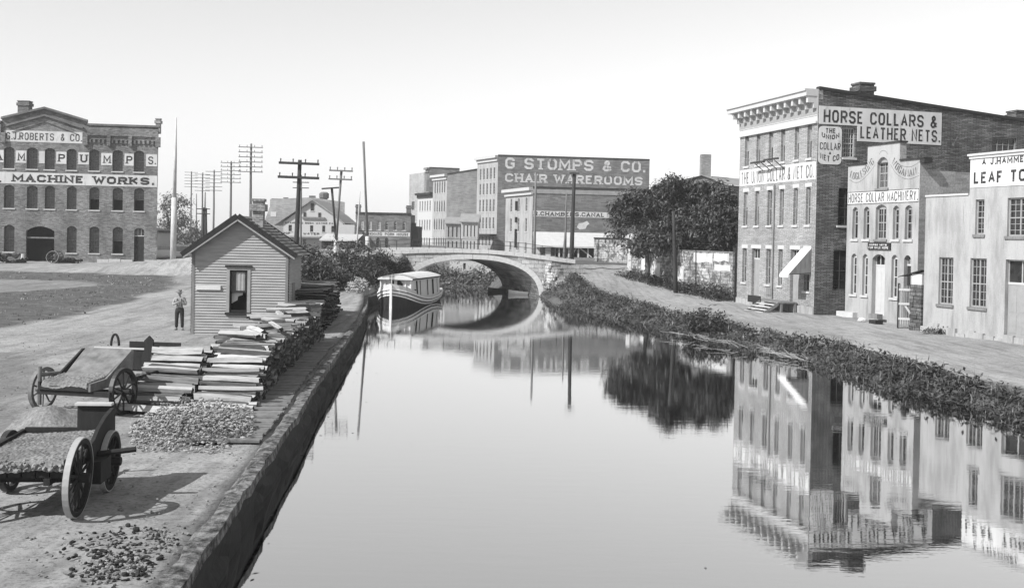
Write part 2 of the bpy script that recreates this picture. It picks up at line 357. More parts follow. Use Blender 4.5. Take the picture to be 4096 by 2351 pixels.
# ------------------------------------------------------------------ buildings
class Wall:
    """one wall of a building: x runs left to right seen from outside, y points inwards, z up; origin at P"""
    def __init__(s,P,Q,z0,root):
        s.P=Vector((P[0],P[1],z0)); d=Vector((Q[0]-P[0],Q[1]-P[1],0)); s.W=d.length; s.x=d.normalized(); s.y=Vector((-s.x.y,s.x.x,0)); s.root=root
        s.M=Matrix(((s.x.x,s.y.x,0,s.P.x-root.location.x),(s.x.y,s.y.y,0,s.P.y-root.location.y),(0,0,1,s.P.z-root.location.z),(0,0,0,1)))
        s.z0=z0
    def uv(s,px,py,off=0.):
        d=ray(px,py); p0=s.P+s.y*off; t=(p0-CO).dot(s.y)/d.dot(s.y); p=CO+d*t-s.P; return p.dot(s.x),p.z
    def panel(s,H,ops=(),mat=None,rev=.25,x0=0,x1=None,zb=-.6,mr=None,name='wall',extra=None):
        x1=s.W if x1 is None else x1; mb=MB()
        us=sorted(set([x0,x1]+[o[0] for o in ops]+[o[2] for o in ops])); vs=sorted(set([zb,H]+[o[1] for o in ops]+[o[3] for o in ops]))
        us=[u for u in us if x0-1e-6<=u<=x1+1e-6]; vs=[v for v in vs if zb-1e-6<=v<=H+1e-6]
        for a,b in zip(us[:-1],us[1:]):
            for c,d in zip(vs[:-1],vs[1:]):
                mx,mz=(a+b)/2,(c+d)/2
                if any(o[0]<mx<o[2] and o[1]<mz<o[3] for o in ops): continue
                mb.quad((a,0,c),(b,0,c),(b,0,d),(a,0,d))
        for o in ops:
            a,c,b,d=o[:4]; r=o[4] if len(o)>4 else 0; n=8; um=(a+b)/2
            arc=[(a+(b-a)*i/n, d-r*((2*i/n-1)**2)) for i in range(n+1)] if r else [(a,d),(b,d)]
            mb.quad((a,0,c),(a,rev,c),(a,rev,arc[0][1]),(a,0,arc[0][1])); mb.quad((b,rev,c),(b,0,c),(b,0,arc[-1][1]),(b,rev,arc[-1][1])); mb.quad((a,0,c),(b,0,c),(b,rev,c),(a,rev,c))
            for p,q in zip(arc[:-1],arc[1:]):
                mb.quad((p[0],0,p[1]),(p[0],rev,p[1]),(q[0],rev,q[1]),(q[0],0,q[1]))
                if r: mb.quad((p[0],0,p[1]),(q[0],0,q[1]),(q[0],0,d),(p[0],0,d))
        if extra: extra(mb)
        return mb.build(name,mat,s.root,s.M)
    def part(s,mb,name,mats,smooth=False): return mb.build(name,mats,s.root,s.M,smooth)
    def at(s,u,v,y=0): return s.M@Matrix.Translation((u,y,v))
WC={}
def window(wl,op,frame='frame_pale',y=.16,bars=(2,2),sill=None,lintel=None,blind=0,openlow=False,pane='glass',fw=.06,name='window',double=False,key=None):
    a,c,b,d=op[:4]; r=op[4] if len(op)>4 else 0; W,H=b-a,d-c
    k=(round(W,2),round(H,2),frame,bars,sill,lintel,round(blind,2),openlow,pane,round(r,2),double,round(y,2),fw)
    if k not in WC:
        f=MB(); f.box(0,fw,0,.06,0,H); f.box(W-fw,W,0,.06,0,H); f.box(fw,W-fw,0,.06,H-fw*1.2-r,H); f.box(fw,W-fw,0,.06,0,fw*1.3)
        f.box(fw,W-fw,.004,.064,H*.48-fw*.4,H*.48+fw*.5)
        nx,nz=bars; bw=fw*.42
        halves=[(fw,W/2-fw*.6),(W/2+fw*.6,W-fw)] if double else [(fw,W-fw)]
        if double: f.box(W/2-fw*.6,W/2+fw*.6,-.002,.058,fw*1.3,H-fw*1.2-r)
        for x0,x1 in halves:
            for i in range(1,nx): xx=x0+(x1-x0)*i/nx; f.box(xx-bw/2,xx+bw/2,.012,.055,(H*.48 if openlow else fw),H-fw)
        for i in range(1,nz*2):
            if i==nz or (openlow and i<nz): continue
            zz=H*.48*i/nz if i<nz else H*.48+(H*.52-r*.5)*(i-nz)/nz; f.box(fw,W-fw,.016,.051,zz-bw/2,zz+bw/2)
        p=MB(); p.quad((0,.05,(H*.48 if openlow else 0)),(W,.05,(H*.48 if openlow else 0)),(W,.05,H),(0,.05,H))
        if openlow: p.quad((0,.09,0),(W,.09,0),(W,.09,H*.48),(0,.09,H*.48),1)
        WC[k]=[f.mesh(name,MT[frame]),p.mesh('pane',[MT[pane],MT['void']]),None,None,None]
        if sill: q=MB(); q.box(-.1,W+.1,-y-.08,-y+.1,-.13,0); WC[k][2]=q.mesh('sill',MT[sill])
        if lintel: q=MB(); q.box(-.14,W+.14,-y-.004,-y+.14,H+.002,H+.25); WC[k][3]=q.mesh('lintel',MT[lintel])
        if blind: q=MB(); q.quad((fw,.042,H*(1-blind)),(W-fw,.042,H*(1-blind)),(W-fw,.042,H),(fw,.042,H)); WC[k][4]=q.mesh('blind',MT['blind'])
    ms=WC[k]; o=link(name,ms[0],wl.root,wl.at(a,c,y)); link('pane',ms[1],o)
    for me,nm in ((ms[2],'sill'),(ms[3],'lintel'),(ms[4],'blind')):
        if me: link(nm,me,o)
    return o
def door(wl,op,mat='wood_mid',y=.22,name='door',transom=0,panels=True,twin=False):
    a,c,b,d=op[:4]; W,H=b-a,d-c; t=H-transom; f=MB(); f.box(0,W,0,.06,0,t)
    if panels:
        n=2 if not twin else 4
        for i in range(n):
            for z0,z1 in ((.08,.42),(.48,.92)): f.box(W*(i+.14)/n,W*(i+.86)/n,-.012,.0,t*z0,t*z1)
    o=f.build(name,MT[mat],wl.root,wl.at(a,c,y)); h=MB(); h.box(W*.86,W*.92,-.05,0,t*.45,t*.5); h.build('handle',MT['iron'],o)
    if transom:
        q=MB(); q.box(0,W,-.02,.07,t,t+.1); q.box(0,W,0,.06,H-.06,H)
        for i in range(4): q.box(W*i/3-.02 if i else 0,W*i/3+.02 if i<3 else W,0,.05,t+.1,H-.06)
        q.build('transom_frame',MT['frame_white'],o); q=MB(); q.quad((0,.055,t),(W,.055,t),(W,.055,H),(0,.055,H)); q.build('pane',MT['glass'],o)
    return o
def sign(wl,rects,texts,board='board',ink='letter_dark',name='sign',y=0,rim=0):
    mb=MB()
    for x0,x1,z0,z1 in rects:
        mb.box(x0,x1,y-.03,y+.002,z0,z1,0)
        if rim:
            for q in ((x0-rim,x1+rim,z1,z1+rim),(x0-rim,x1+rim,z0-rim,z0),(x0-rim,x0,z0,z1),(x1,x1+rim,z0,z1)): mb.box(q[0],q[1],y-.05,y+.002,q[2],q[3],1)
    for t in texts:
        kw=dict(t[6]) if len(t)>6 else {}; kw.setdefault('yo',y-.036); text(mb,*t[:6],**kw)
    return wl.part(mb,name,[MT[board],MT[ink]])
def roof_flat(root,pts,mat='roof_dark',name='roof'):
    mb=MB(); o=root.location; mb.add([Vector(p)-o for p in pts],[tuple(range(len(pts)))]); return mb.build(name,MT[mat],root)
def chimney(root,p,w,d,z0,z1,mat='brick_chimney',cap=True,rz=0,name='chimney'):
    mb=MB(); mb.box(-w/2,w/2,-d/2,d/2,0,z1-z0)
    if cap: mb.box(-w/2-.1,w/2+.1,-d/2-.1,d/2+.1,z1-z0-.42,z1-z0-.12); mb.box(-w/2-.05,w/2+.05,-d/2-.05,d/2+.05,z1-z0,z1-z0+.12)
    return mb.build(name,MT[mat],root,Matrix.Translation(Vector((p[0],p[1],z0))-root.location)@Matrix.Rotation(rz,4,'Z'))
def ops_from(wl,cols,top,bot,rise=0):
    # columns given as pixel pairs; heights from one reference column
    v1=wl.uv(*top)[1]; v0=wl.uv(*bot)[1]; out=[]
    for a,b in cols:
        u0=wl.uv(a,top[1])[0]; u1=wl.uv(b,top[1])[0]; out.append((u0,v0,u1,v1,rise))
    return out
def hit(Q,d,px,py=1000):
    r=ray(px,py); k=r.x/r.y; t=(k*Q[1]-Q[0])/(d[0]-k*d[1]); return Vector((Q[0]+t*d[0],Q[1]+t*d[1],0))
def close(root,f,H,depth,mat,sides=(1,1,1),roof='roof_dark',drop=0.,rz=.15):
    P=Vector((f.P.x,f.P.y,0)); Q=P+f.x*f.W; P2=P+f.y*depth; Q2=Q+f.y*depth; z=f.z0; out=[]
    for k,(a,b) in zip(sides,((Q,Q2),(Q2,P2),(P2,P))):
        if k: w_=Wall(a,b,z,root); w_.panel(H-drop,mat=MT[mat]); out.append(w_)
    roof_flat(root,[(P.x+f.y.x*.02,P.y+f.y.y*.02,z+H-rz),(Q.x+f.y.x*.02,Q.y+f.y.y*.02,z+H-rz),(Q2.x,Q2.y,z+H-rz-drop),(P2.x,P2.y,z+H-rz-drop)],roof)
    return out
# ---- the pump and machine works on the left
def machine_works():
    Q=atD(626,1000,110); dr=Vector((1,.117,0)).normalized(); z0=1.0; Q=Vector((Q.x,Q.y,z0))
    c=hit(Q,dr,172); half=(Q-c).xy.length; P=Q-dr*(2*half)
    r=empty('machine_works',(P.x,P.y,z0),0,'three storey brick pump and machine works with low gabled parapet and lettered white bands','factory')
    f=Wall(P,Q,z0,r); H=f.uv(500,508)[1]
    cols=[(16,58),(108,151),(180,220),(268,307),(358,398),(451,492),(537,577)]
    r3=ops_from(f,cols,(378,598),(378,683),.22); r2=ops_from(f,cols,(378,748),(378,831+9),.25)
    r1=ops_from(f,[cols[0]]+cols[3:6],(378,906),(378,1013),.25)
    pit=r3[4][0]-r3[3][0]
    mir=lambda L:[(L[0][0]-pit*k,L[0][1],L[0][2]-pit*k)+L[0][3:] for k in (1,2,3,4)]
    r3+=mir(r3); r2+=mir(r2); r1+=mir(r1)
    dd=ops_from(f,[(105,218)],(160,905),(160,1046),.5)[0]; dd=(dd[0],-.02)+dd[2:]
    ds=ops_from(f,[(537,577)],(557,911),(557,1050),.25)[0]; ds=(ds[0],-.02)+ds[2:]
    uL,uR=2*half-f.uv(352,500)[0],f.uv(352,500)[0]; hs=f.uv(352,480)[1]; hc=f.uv(172,428)[1]; um=half
    def ext(mb): mb.add([(uL,0,H),(uR,0,H),(uR,0,hs),(um,0,hc),(uL,0,hs)],[(0,1,2,3,4)])
    f.panel(H,r3+r2+r1+[dd,ds],MT['brick_works'],.3,extra=ext)
    for o in r3: window(f,o,'frame_dark',.2,(2,2),'trim')
    for i,o in enumerate(r2): window(f,o,'frame_dark',.2,(2,2),'trim',openlow=i in(4,5,6))
    for i,o in enumerate(r1): window(f,o,'frame_dark',.2,(2,2),'trim',openlow=i==3)
    door(f,ds,'wood_dark',.2,transom=.9)
    mb=MB(); W,Hh=dd[2]-dd[0],dd[3]-dd[1]
    mb.box(0,W,.1,.2,Hh*.66,Hh*.70); o=mb.build('door_head',MT['wood_mid'],r,f.at(dd[0],dd[1],.1))
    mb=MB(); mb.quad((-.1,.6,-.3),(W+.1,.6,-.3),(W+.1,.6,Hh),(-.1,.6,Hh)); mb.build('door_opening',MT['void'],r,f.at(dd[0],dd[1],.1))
    # parapet cornices
    mb=MB()
    for a,b,za,zb in ((uL,um,hs,hc),(um,uR,hc,hs)):
        for off,th,pr in ((0,.22,.35),(-.75,.3,.22),(-1.5,.12,.12)):
            i0=(.0 if off==0 else .45 if off>-1 else 1.0)
            aa,bb=(a+i0,b) if a==uL else (a,b-i0)
            mb.prism([(aa,za+off-th+(0 if off==0 else .1)),(bb,zb+off-th+(0 if off==0 else .1)),(bb,zb+off),(aa,za+off)],-pr,.0)
    for a,b in ((-.12,uL-.0),(uR,2*half+.12)): mb.box(a,b,-.3,.1,H-.001,H+.22)
    f.part(mb,'cornice',MT['brick_dark'])
    for sgn in (0,1):
        mb=MB()
        X=lambda u:u if not sgn else 2*half-u
        def B(u0,u1,pr,zz0,zz1): a,b=sorted((X(u0),X(u1))); mb.box(a,b,-pr,0,zz0,zz1)
        zt=f.uv(500,513)[1]-.02; zb=f.uv(500,546)[1]; zl=f.uv(500,586)[1]
        B(uR,2*half,.26,zb,zt)
        for pa,pb in ((334,353),(430,444),(516,530),(624,643)): B(f.uv(pa,540)[0],f.uv(pb,540)[0],.262,zl,zb-.001)
        u=uR
        while u<2*half-.4: B(u+.12,u+.34,.16,zb-.75,zb-.4); u+=.45
        B(uR,2*half,.1,zb-.4,zb-.001)
        f.part(mb,'corbel_frieze',MT['brick_works'])
    # lettered bands
    v=lambda y,x=300:f.uv(x,y)[1]; U=lambda x,y=700:f.uv(x,y)[0]
    sign(f,[(2*half-U(629),U(629),v(741),v(695))],[('MACHINE WORKS.',U(50),U(614),v(733),v(703),.30,{'serif':True}),(',',U(-3),U(3),v(733),v(703),.3)])
    sign(f,[(U(18,545),U(330,545),v(574),v(529))],[('G.J.ROBERTS',U(22),U(214),v(566),v(537),.24),('&',U(240),U(257),v(566),v(537),.2),('CO.',U(278),U(324),v(566),v(537),.2)],ink='letter_mid')
    for a,b,t in ((-28,14,'A'),(62,105,'M'),(155,178,''),(224,265,'P'),(312,355,'U'),(404,448,'M'),(497,534,'P'),(583,628,'S.')):
        rc=[(U(a),U(b),v(657.5),v(609))]; m=(b-a)*.2
        sign(f,rc,[(t,U(a+m),U(b-m*.7),v(649),v(618),.2,{'serif':True})] if t else [],name='letter_panel')
    mb=MB()
    for i in range(22):
        a=i*1.2
        if a<f.uv(398,1000)[0]-.6: continue
        if dd[0]-1<a+.6<dd[2]+1 or ds[0]-.2<a+.6<ds[2]:
            if mb.v: f.part(mb,'footing',MT['trim']); mb=MB()
        else: mb.box(a,a+1.15,-.12+.02*(i%3),.0,-.3,.38+.05*(i%2))
    f.part(mb,'footing',MT['trim'])
    sk=Vector((-.40,1,0)).normalized()*24; P2,Q2=P+sk,Q+sk
    for a,b in ((Q,Q2),(Q2,P2),(P2,P)): Wall(a,b,z0,r).panel(H-.2,mat=MT['brick_works'])
    roof_flat(r,[(P.x,P.y+.02,z0+H-.2),(Q.x,Q.y+.02,z0+H-.2),(Q2.x,Q2.y,z0+H-.2),(P2.x,P2.y,z0+H-.2)])
    p=f.P+f.x*f.uv(60,420)[0]+f.y*3; chimney(r,p,1.15,.9,z0+H-.5,z0+f.uv(60,408)[1]+.35,'brick_works')
    p=f.P+f.x*f.uv(624,480)[0]+f.y*1.2; chimney(r,p,.45,.45,z0+H-.5,z0+f.uv(624,474)[1],'brick_pale')
    # white guard stones beside the cart door
    for u in (dd[0]-.1,dd[2]+.1):
        mb=MB(); n=8
        mb.tube((0,0,-.3),(0,0,.8),.30,.17,8); o=mb.build('guard_stone',MT['white_clean'])
        q=f.P+f.x*u-f.y*.5; o.location=q
        tag(o,'white conical guard stone at %s side of the dark cart doorway'%('the near left' if u<half-1 else 'the right'),'guard stone')
    return f,z0
fMW,zMW=machine_works()
# ---- Union collar building
def union():
    B=gnd(3254.5,1260); z0=.02; d=Vector((-.267,1,0)).normalized(); A=hit(B,d,2946,1212)
    r=empty('brick_factory',(A.x,A.y,z0),0,'tall three storey brick corner factory with bracketed white cornice and horse collar signs','factory')
    f=Wall(A,B,z0,r); sd=Vector((f.y.x,f.y.y,0)); C=hit(B,sd,4330,1000); s=Wall(B,C,z0,r)
    H=s.uv(3278,357)[1]; Hb=s.uv(4080,484)[1]; slope=(H-Hb)/s.uv(4080,484)[0]; He=H-slope*s.W
    c2=[(2976,2992),(3022,3037),(3071,3088),(3120,3136),(3175,3191),(3225,3242)]; c3=[(2980,2996),(3026,3043),(3074,3092),(3124,3142),(3178,3196),(3228,3249)]
    r2=ops_from(f,c2,(3128,756),(3128,901)); r3=ops_from(f,c3,(3135,506),(3135,646))
    r3=[(a[0],b[1],a[2],b[3],0) for a,b in zip(r2,r3)]
    r1=[(a[0],f.uv(3080,1138)[1],a[2],f.uv(3080,995)[1],0) for a in r2]
    r1[5]=(r1[5][0]-.05,r1[5][1]-.2,r1[5][2]+.1,r1[5][3],0)
    for i,(xa,xb) in ((1,(3006,3038)),(4,(3161,3194))):
        r1[i]=(f.uv(xa,1100)[0],.62,f.uv(xb,1100)[0],r1[0][3],0)
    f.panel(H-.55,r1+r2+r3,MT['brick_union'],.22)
    for i,o in enumerate(r3): window(f,o,'frame_pale',.17,(2,2),'trim','trim',blind=.5,openlow=i in(1,2,5))
    for i,o in enumerate(r2): window(f,o,'frame_pale',.17,(2,2),'trim','trim',blind=(.45 if i<2 else 0),openlow=i in(0,1))
    for i in (0,2,3,5): window(f,r1[i],'frame_pale',.17,(2,2),'trim','trim')
    for i in (1,4):
        door(f,r1[i],'blind',.21,transom=.75); o=r1[i]; mb=MB(); mb.box(o[0]-.14,o[2]+.14,-.006,.15,o[3]+.002,o[3]+.25); f.part(mb,'lintel',MT['trim'])
    mb=MB(); zb=.55
    for i in range(14): a=i*f.W/14; mb.box(a,a+f.W/14-.01,-.07-.02*(i%2),.0,-.7,zb-.02*(i%3))
    f.part(mb,'foundation',MT['white'])
    sw=[(s.uv(3353,830)[0],s.uv(3366,902)[1],s.uv(3353,830)[0]+1.15,s.uv(3366,752)[1],0),(s.uv(3333,1080)[0],s.uv(3355,1160)[1],s.uv(3333,1080)[0]+1.5,s.uv(3355,1000)[1],0),
        (s.uv(3376,570)[0],s.uv(3400,631)[1],s.uv(3421,570)[0],s.uv(3400,512)[1],0),(s.uv(3969,560)[0],s.uv(3420,631)[1],s.uv(4066,560)[0],s.uv(3420,520)[1],0)]
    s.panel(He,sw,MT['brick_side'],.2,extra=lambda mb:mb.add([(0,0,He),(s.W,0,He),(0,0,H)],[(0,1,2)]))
    window(s,sw[2],'frame_white',.14,(4,3),'trim'); window(s,sw[0],'frame_dark',.12,(2,2),'trim'); window(s,sw[1],'frame_dark',.12,(3,2)); window(s,sw[3],'frame_pale',.12,(4,2),'trim')
    mb=MB(); mb.prism([(0,H-.02),(s.W,He-.02),(s.W,He+.16),(0,H+.16)],-.12,.3); s.part(mb,'coping',MT['roof_dark'])
    # cornice
    mb=MB(); h=H-.05
    mb.box(-.45,f.W+.0,-.85,.0,h-.38,h-.08); mb.box(-.5,f.W+.0,-.95,.0,h-.08,h+.05); mb.box(0,f.W,-.08,.0,h-1.55,h-.38); mb.box(0,f.W,-.16,0,h-2.02,h-1.9)
    mb.box(0,f.W,-.05,0,h-1.9,h-1.55); mb.box(0,f.W,-.001,.3,h-.55,h+.05)
    n=12
    for i in range(n):
        x=.15+(f.W-.3)*i/(n-1); mb.prism([(x-.11,h-1.1),(x+.11,h-1.1),(x+.11,h-.38),(x-.11,h-.38)],-.3,-.08); mb.prism([(x-.11,h-.78),(x+.11,h-.78),(x+.11,h-.381),(x-.11,h-.381)],-.7,-.3)
    f.part(mb,'cornice',MT['white_clean'])
    mb=MB(); mb.box(.005,f.W-.005,-.079-.004,-.075,h-1.5,h-.42); f.part(mb,'frieze_panel',MT['blind'])
    v=f.uv; sign(f,[(.12,f.W-.1,v(3266,717)[1],v(3266,646)[1])],[('THE UNION COLLAR & NET CO.',.35,f.W-.3,v(3266,709)[1],v(3266,656)[1],.15)],ink='letter_faded')
    V=lambda y,x=3300:s.uv(x,y)[1]; U=lambda x,y=480:s.uv(x,y)[0]; za,zb_,zc=V(424.5),V(497),s.uv(3430,565)[1]; u1=U(3766)
    sign(s,[(.05,u1,zb_,za),(U(3429,520),u1,zc,zb_-.002)],[('HORSE COLLARS &',.35,u1-.35,zb_+.12,za-.22,.23),('LEATHER NETS.',U(3440,520),u1-.15,zc+.18,zb_-.02,.23)],name='painted_sign')
    mb=MB(); a,b=.06,U(3366,570); zt,zl=V(497)-.12,V(657); rr=.28; poly=[]
    for cx,cz,t0 in ((b-rr,zl+rr,-90),(b-rr,zt-rr,0),(a+rr,zt-rr,90),(a+rr,zl+rr,180)):
        for k in range(5): t=math.radians(t0+22.5*k); poly.append((cx+rr*math.cos(t),cz+rr*math.sin(t)))
    mb.prism(poly,-.03,.002); wd=b-a; hh=zt-zl; Z=lambda t:zl+hh*t
    arcu=lambda x,z,y:(x,y,z-.35*((x-a)/wd-.5)**2*2); arcd=lambda x,z,y:(x,y,z+.55*((x-a)/wd-.5)**2*2)
    text(mb,'THE',a+wd*.28,a+wd*.72,Z(.82),Z(.95),.1); text(mb,'UNION',a+wd*.12,a+wd*.88,Z(.655),Z(.775),.09,arcd)
    text(mb,'COLLAR',a+wd*.05,a+wd*.95,Z(.38),Z(.57),.13); text(mb,'&',a+wd*.45,a+wd*.55,Z(.26),Z(.33),.05); text(mb,'NET CO.',a+wd*.08,a+wd*.95,Z(.07),Z(.22),.1,arcd)
    s.part(mb,'corner_sign',[MT['board'],MT['letter_dark']])
    C2=C+f.x*(-f.W); 
    Wall(C,C2,z0,r).panel(He,mat=MT['brick_side']); Wall(C2,A,z0,r).panel(He,mat=MT['brick_side'],extra=lambda mb:mb.add([(0,0,He),(s.W,0,He),(s.W,0,H-.3)],[(0,1,2)]))
    roof_flat(r,[(A.x,A.y,z0+H-.3),(B.x,B.y,z0+H-.3),(C.x,C.y,z0+He-.3),(C2.x,C2.y,z0+He-.3)])
    p=s.P+s.x*s.uv(3470,370)[0]+s.y*.5; chimney(r,p,1.0,.9,z0+H-1.6,z0+s.uv(3470,337)[1],'brick_side',rz=math.atan2(s.x.y,s.x.x))
    p=s.P+s.x*s.uv(4092,460)[0]+s.y*.5; chimney(r,p,.9,.9,z0+Hb-1.3,z0+s.uv(4080,447)[1],'brick_side',rz=math.atan2(s.x.y,s.x.x))
    # awning, downpipe, hoist arm
    o=r1[5]; a,b=o[0]-.25,o[2]+.2; zt=o[3]+.1; out=1.55; zl=o[1]+1.05; mb=MB()
    mb.quad((a,-.03,zt),(a,-out,zl),(b,-out,zl),(b,-.03,zt)); mb.add([(a,-.03,zt),(a,-.03,zl),(a,-out,zl)],[(0,1,2)],1); mb.add([(b,-.03,zt),(b,-out,zl),(b,-.03,zl)],[(0,1,2)],1)
    for i in range(9):
        t=a+(b-a)*i/9; mb.quad((t,-out,zl),(t,-out-.02,zl-.2),(t+(b-a)/9*.9,-out-.02,zl-.2),(t+(b-a)/9,-out,zl))
    aw=f.part(mb,'awning',[MT['canvas'],MT['wood_mid']]); mb=MB(); mb.tube((a,0,zl+.1),(a,-out,zl),.02); mb.tube((b,0,zl+.1),(b,-out,zl),.02); mb.build('awning_rod',MT['iron'],aw)
    mb=MB(); u=f.uv(3098,900)[0]; mb.tube((u,-.08,.6),(u,-.08,f.uv(3266,717)[1]-.1),.045); f.part(mb,'downpipe',MT['wood_mid'])
    mb=MB(); zh=f.uv(3080,668)[1]; u0,u2=f.uv(3040,668)[0],f.uv(3150,660)[0]
    mb.box(u0,(u0+u2)/2,-.75,-.63,zh+.25,zh+.37); mb.box((u0+u2)/2,u2,-.75,-.63,zh+.33,zh+.45)
    for k in range(4): uu=u0+(u2-u0)*(k+.5)/4; mb.tube((uu,0,zh-.2),(uu,-.7,zh+.3),.03)
    f.part(mb,'sign_bracket',MT['iron'])
    mb=MB(); mb.box(0,.75,-.05,0,0,.45); mb.build('letter_box',MT['wood_mid'],r,f.at(f.uv(3076,1160)[0]-.3,.95,-.0))
    return f,s,z0
fU,sU,zU=union()
# ---- porch steps of the factory
def porch():
    u0,u1=fU.uv(3075,1200)[0],fU.uv(3195,1200)[0]; mb=MB()
    root=empty('porch_steps',fU.P+fU.x*u0-fU.y*.0,math.atan2(fU.x.y,fU.x.x),'wooden loading platform with open plank steps below the factory door','steps')
    L=u1-u0
    mb.box(0,L,-1.35,-.12,.62,.72); 
    for x in (.1,L*.45,L-.15):
        for y in (-1.25,-.3): mb.box(x,x+.14,y,y+.14,-.2,.62)
    mb.build('platform',MT['wood_mid'],root)
    a,b=L*.38,L*.98
    for i in range(4):
        m=MB(); z=.50-.16*i; m.box(a,b,-1.38-.3*(i+1),-1.38-.3*i+.02,z,z+.05); m.build('tread',MT['trim'],root)
    for x in (a-.06,b): m=MB(); m.add([(x,-1.38,.72),(x+.06,-1.38,.72),(x+.06,-2.65,-.05),(x,-2.65,-.05),(x,-1.38,.5),(x+.06,-1.38,.5),(x+.06,-2.45,-.15),(x,-2.45,-.15)],[(0,1,2,3),(7,6,5,4),(1,5,6,2),(0,3,7,4),(3,2,6,7),(0,4,5,1)]); m.build('stringer',MT['wood_mid'],root)
    m=MB(); m.box(-.25,L*.38,-1.42,-1.36,.5,.95); m.build('side_board',MT['wood_dark'],root)
porch()
# ---- horse collar machinery shop
def curve_map(wl,pts,h):
    P=[Vector(wl.uv(2*0+x,y)) for x,y in pts]; L=[0]
    for a,b in zip(P[:-1],P[1:]): L.append(L[-1]+(b-a).length)
    def f(x,z,y):
        t=x*L[-1]; i=min(max(0,int(np.searchsorted(L,t)-1)),len(P)-2); k=(t-L[i])/(L[i+1]-L[i])
        def tg(j): a=P[max(j-1,0)]; b=P[min(j+1,len(P)-1)]; return (b-a).normalized()
        p=P[i].lerp(P[i+1],k); d=tg(i).lerp(tg(i+1),k).normalized(); q=p+Vector((-d.y,d.x))*(z*h); return (q.x,y,q.y)
    return f,L[-1]
def fogleson():
    P=gnd(3379,1264); z0=-.02; d=Vector((.3376,-1,0)).normalized(); Q=hit(P,d,3665,1298)
    r=empty('whitewashed_shop',(P.x,P.y,z0),0,'narrow two storey white shop with stepped parapet, arched windows and swagged lettering','shop')
    f=Wall(P,Q,z0,r); v=f.uv; H1=v(3394,664)[1]; H2=v(3480,584)[1]; ua,ub=v(3471,600)[0],v(3600,600)[0]
    row2=ops_from(f,[(3411,3433),(3456,3479),(3504,3547),(3573,3598),(3621,3650)],(3525,818),(3525,957),.2)
    row2=[o if i==2 else (o[0],o[1],o[2],o[3]-.1,.17) for i,o in enumerate(row2)]
    row1=ops_from(f,[(3406,3428),(3451,3472),(3490,3542),(3567,3592),(3617,3645)],(3515,1017),(3430,1178),.18)
    row1[2]=(row1[2][0],.35,row1[2][2],row1[2][3],.25); row1[4]=(row1[4][0],.35,row1[4][2],row1[4][3],.2)
    att=ops_from(f,[(3510,3553)],(3531,628),(3531,753),.3)
    f.panel(H1,row2+row1+[(o[0],o[1],o[2],H1-.0001,0) for o in att] if att[0][3]>H1 else row2+row1+att,MT['white'],.3,x0=0)
    # raised middle of the parapet with the head of the attic window cut in it
    a=att[0]; mb=MB(); n=10
    arc=[(a[0]+(a[2]-a[0])*i/n, max(H1,a[3]-a[4]*((2*i/n-1)**2))) for i in range(n+1)]
    if a[3]>H1:
        mb.quad((ua,0,H1),(a[0],0,H1),(a[0],0,H2),(ua,0,H2)); mb.quad((a[2],0,H1),(ub,0,H1),(ub,0,H2),(a[2],0,H2))
        for p,q in zip(arc[:-1],arc[1:]):
            mb.quad((p[0],0,p[1]),(q[0],0,q[1]),(q[0],0,H2),(p[0],0,H2)); mb.quad((p[0],0,p[1]),(p[0],.3,p[1]),(q[0],.3,q[1]),(q[0],0,q[1]))
        mb.quad((a[0],0,H1),(a[0],.3,H1),(a[0],.3,arc[0][1]+.01),(a[0],0,arc[0][1]+.01)); mb.quad((a[2],.3,H1),(a[2],0,H1),(a[2],0,arc[-1][1]+.01),(a[2],.3,arc[-1][1]+.01))
    else: mb.quad((ua,0,H1),(ub,0,H1),(ub,0,H2),(ua,0,H2))
    mb.quad((ua,.45,H1),(ua,0,H1),(ua,0,H2),(ua,.45,H2)); f.part(mb,'parapet',MT['white'])
    mb=MB(); mb.quad((ub,0,H1),(ub,.45,H1),(ub,.45,H2),(ub,0,H2)); mb.quad((ub,.45,H1-.5),(ua,.45,H1-.5),(ua,.45,H2),(ub,.45,H2)); mb.quad((f.W,.45,H1-.6),(0,.45,H1-.6),(0,.45,H1),(f.W,.45,H1)); f.part(mb,'parapet_return',MT['brick_pale'])
    mb=MB(); mb.box(ua-.06,ub+.06,-.08,.5,H2,H2+.1); mb.box(-.05,ua-.06,-.08,.5,H1,H1+.1); mb.box(ub+.06,f.W+.35,-.08,.5,H1,H1+.1); mb.box(f.W+.02,f.W+.4,-.05,.5,H1-.22,H1); f.part(mb,'coping',MT['roof_dark'])
    window(f,a,'frame_pale',.18,(3,2),'wood_mid',double=True)
    for i,o in enumerate(row2): window(f,o,'frame_pale',.18,(2,2),'wood_mid' if i==2 else 'white_clean',openlow=i<2,double=i==2)
    for i in (0,1,3): window(f,row1[i],'frame_white',.18,(2,2),'white_clean')
    door(f,row1[2],'white_clean',.28,transom=.7); door(f,row1[4],'wood_dark',.25,transom=.6)
    mb=MB(); z1,zz=v(3392,771)[1],v(3392,818)[1]; mb.box(.06,f.W-.1,-.012,.0,zz,z1)
    for z in (z1,zz): mb.box(.0,f.W-.05,-.02,.0,z-.02,z+.02,1)
    text(mb,'HORSE COLLAR MACHINERY.',.12,f.W-.12,zz+.09,z1-.08,.085,yo=-.016); 
    f.part(mb,'painted_band',[MT['board'],MT['letter_mid']])
    Y=lambda pts:[(3296+x/2.9125,320+y/2.9125) for x,y in pts]
    mb=MB(); g,L=curve_map(f,Y([(300,1135),(350,1160),(400,1158),(450,1130),(500,1082),(550,1022),(590,965)]),.42); text(mb,'FOGLESONG',0,1,.0,1,.022 if 0 else .03,lambda x,z,y:g(x,z,y),0,yo=-.01); f.part(mb,'swag_lettering',[MT['letter_mid']]); mb=MB()
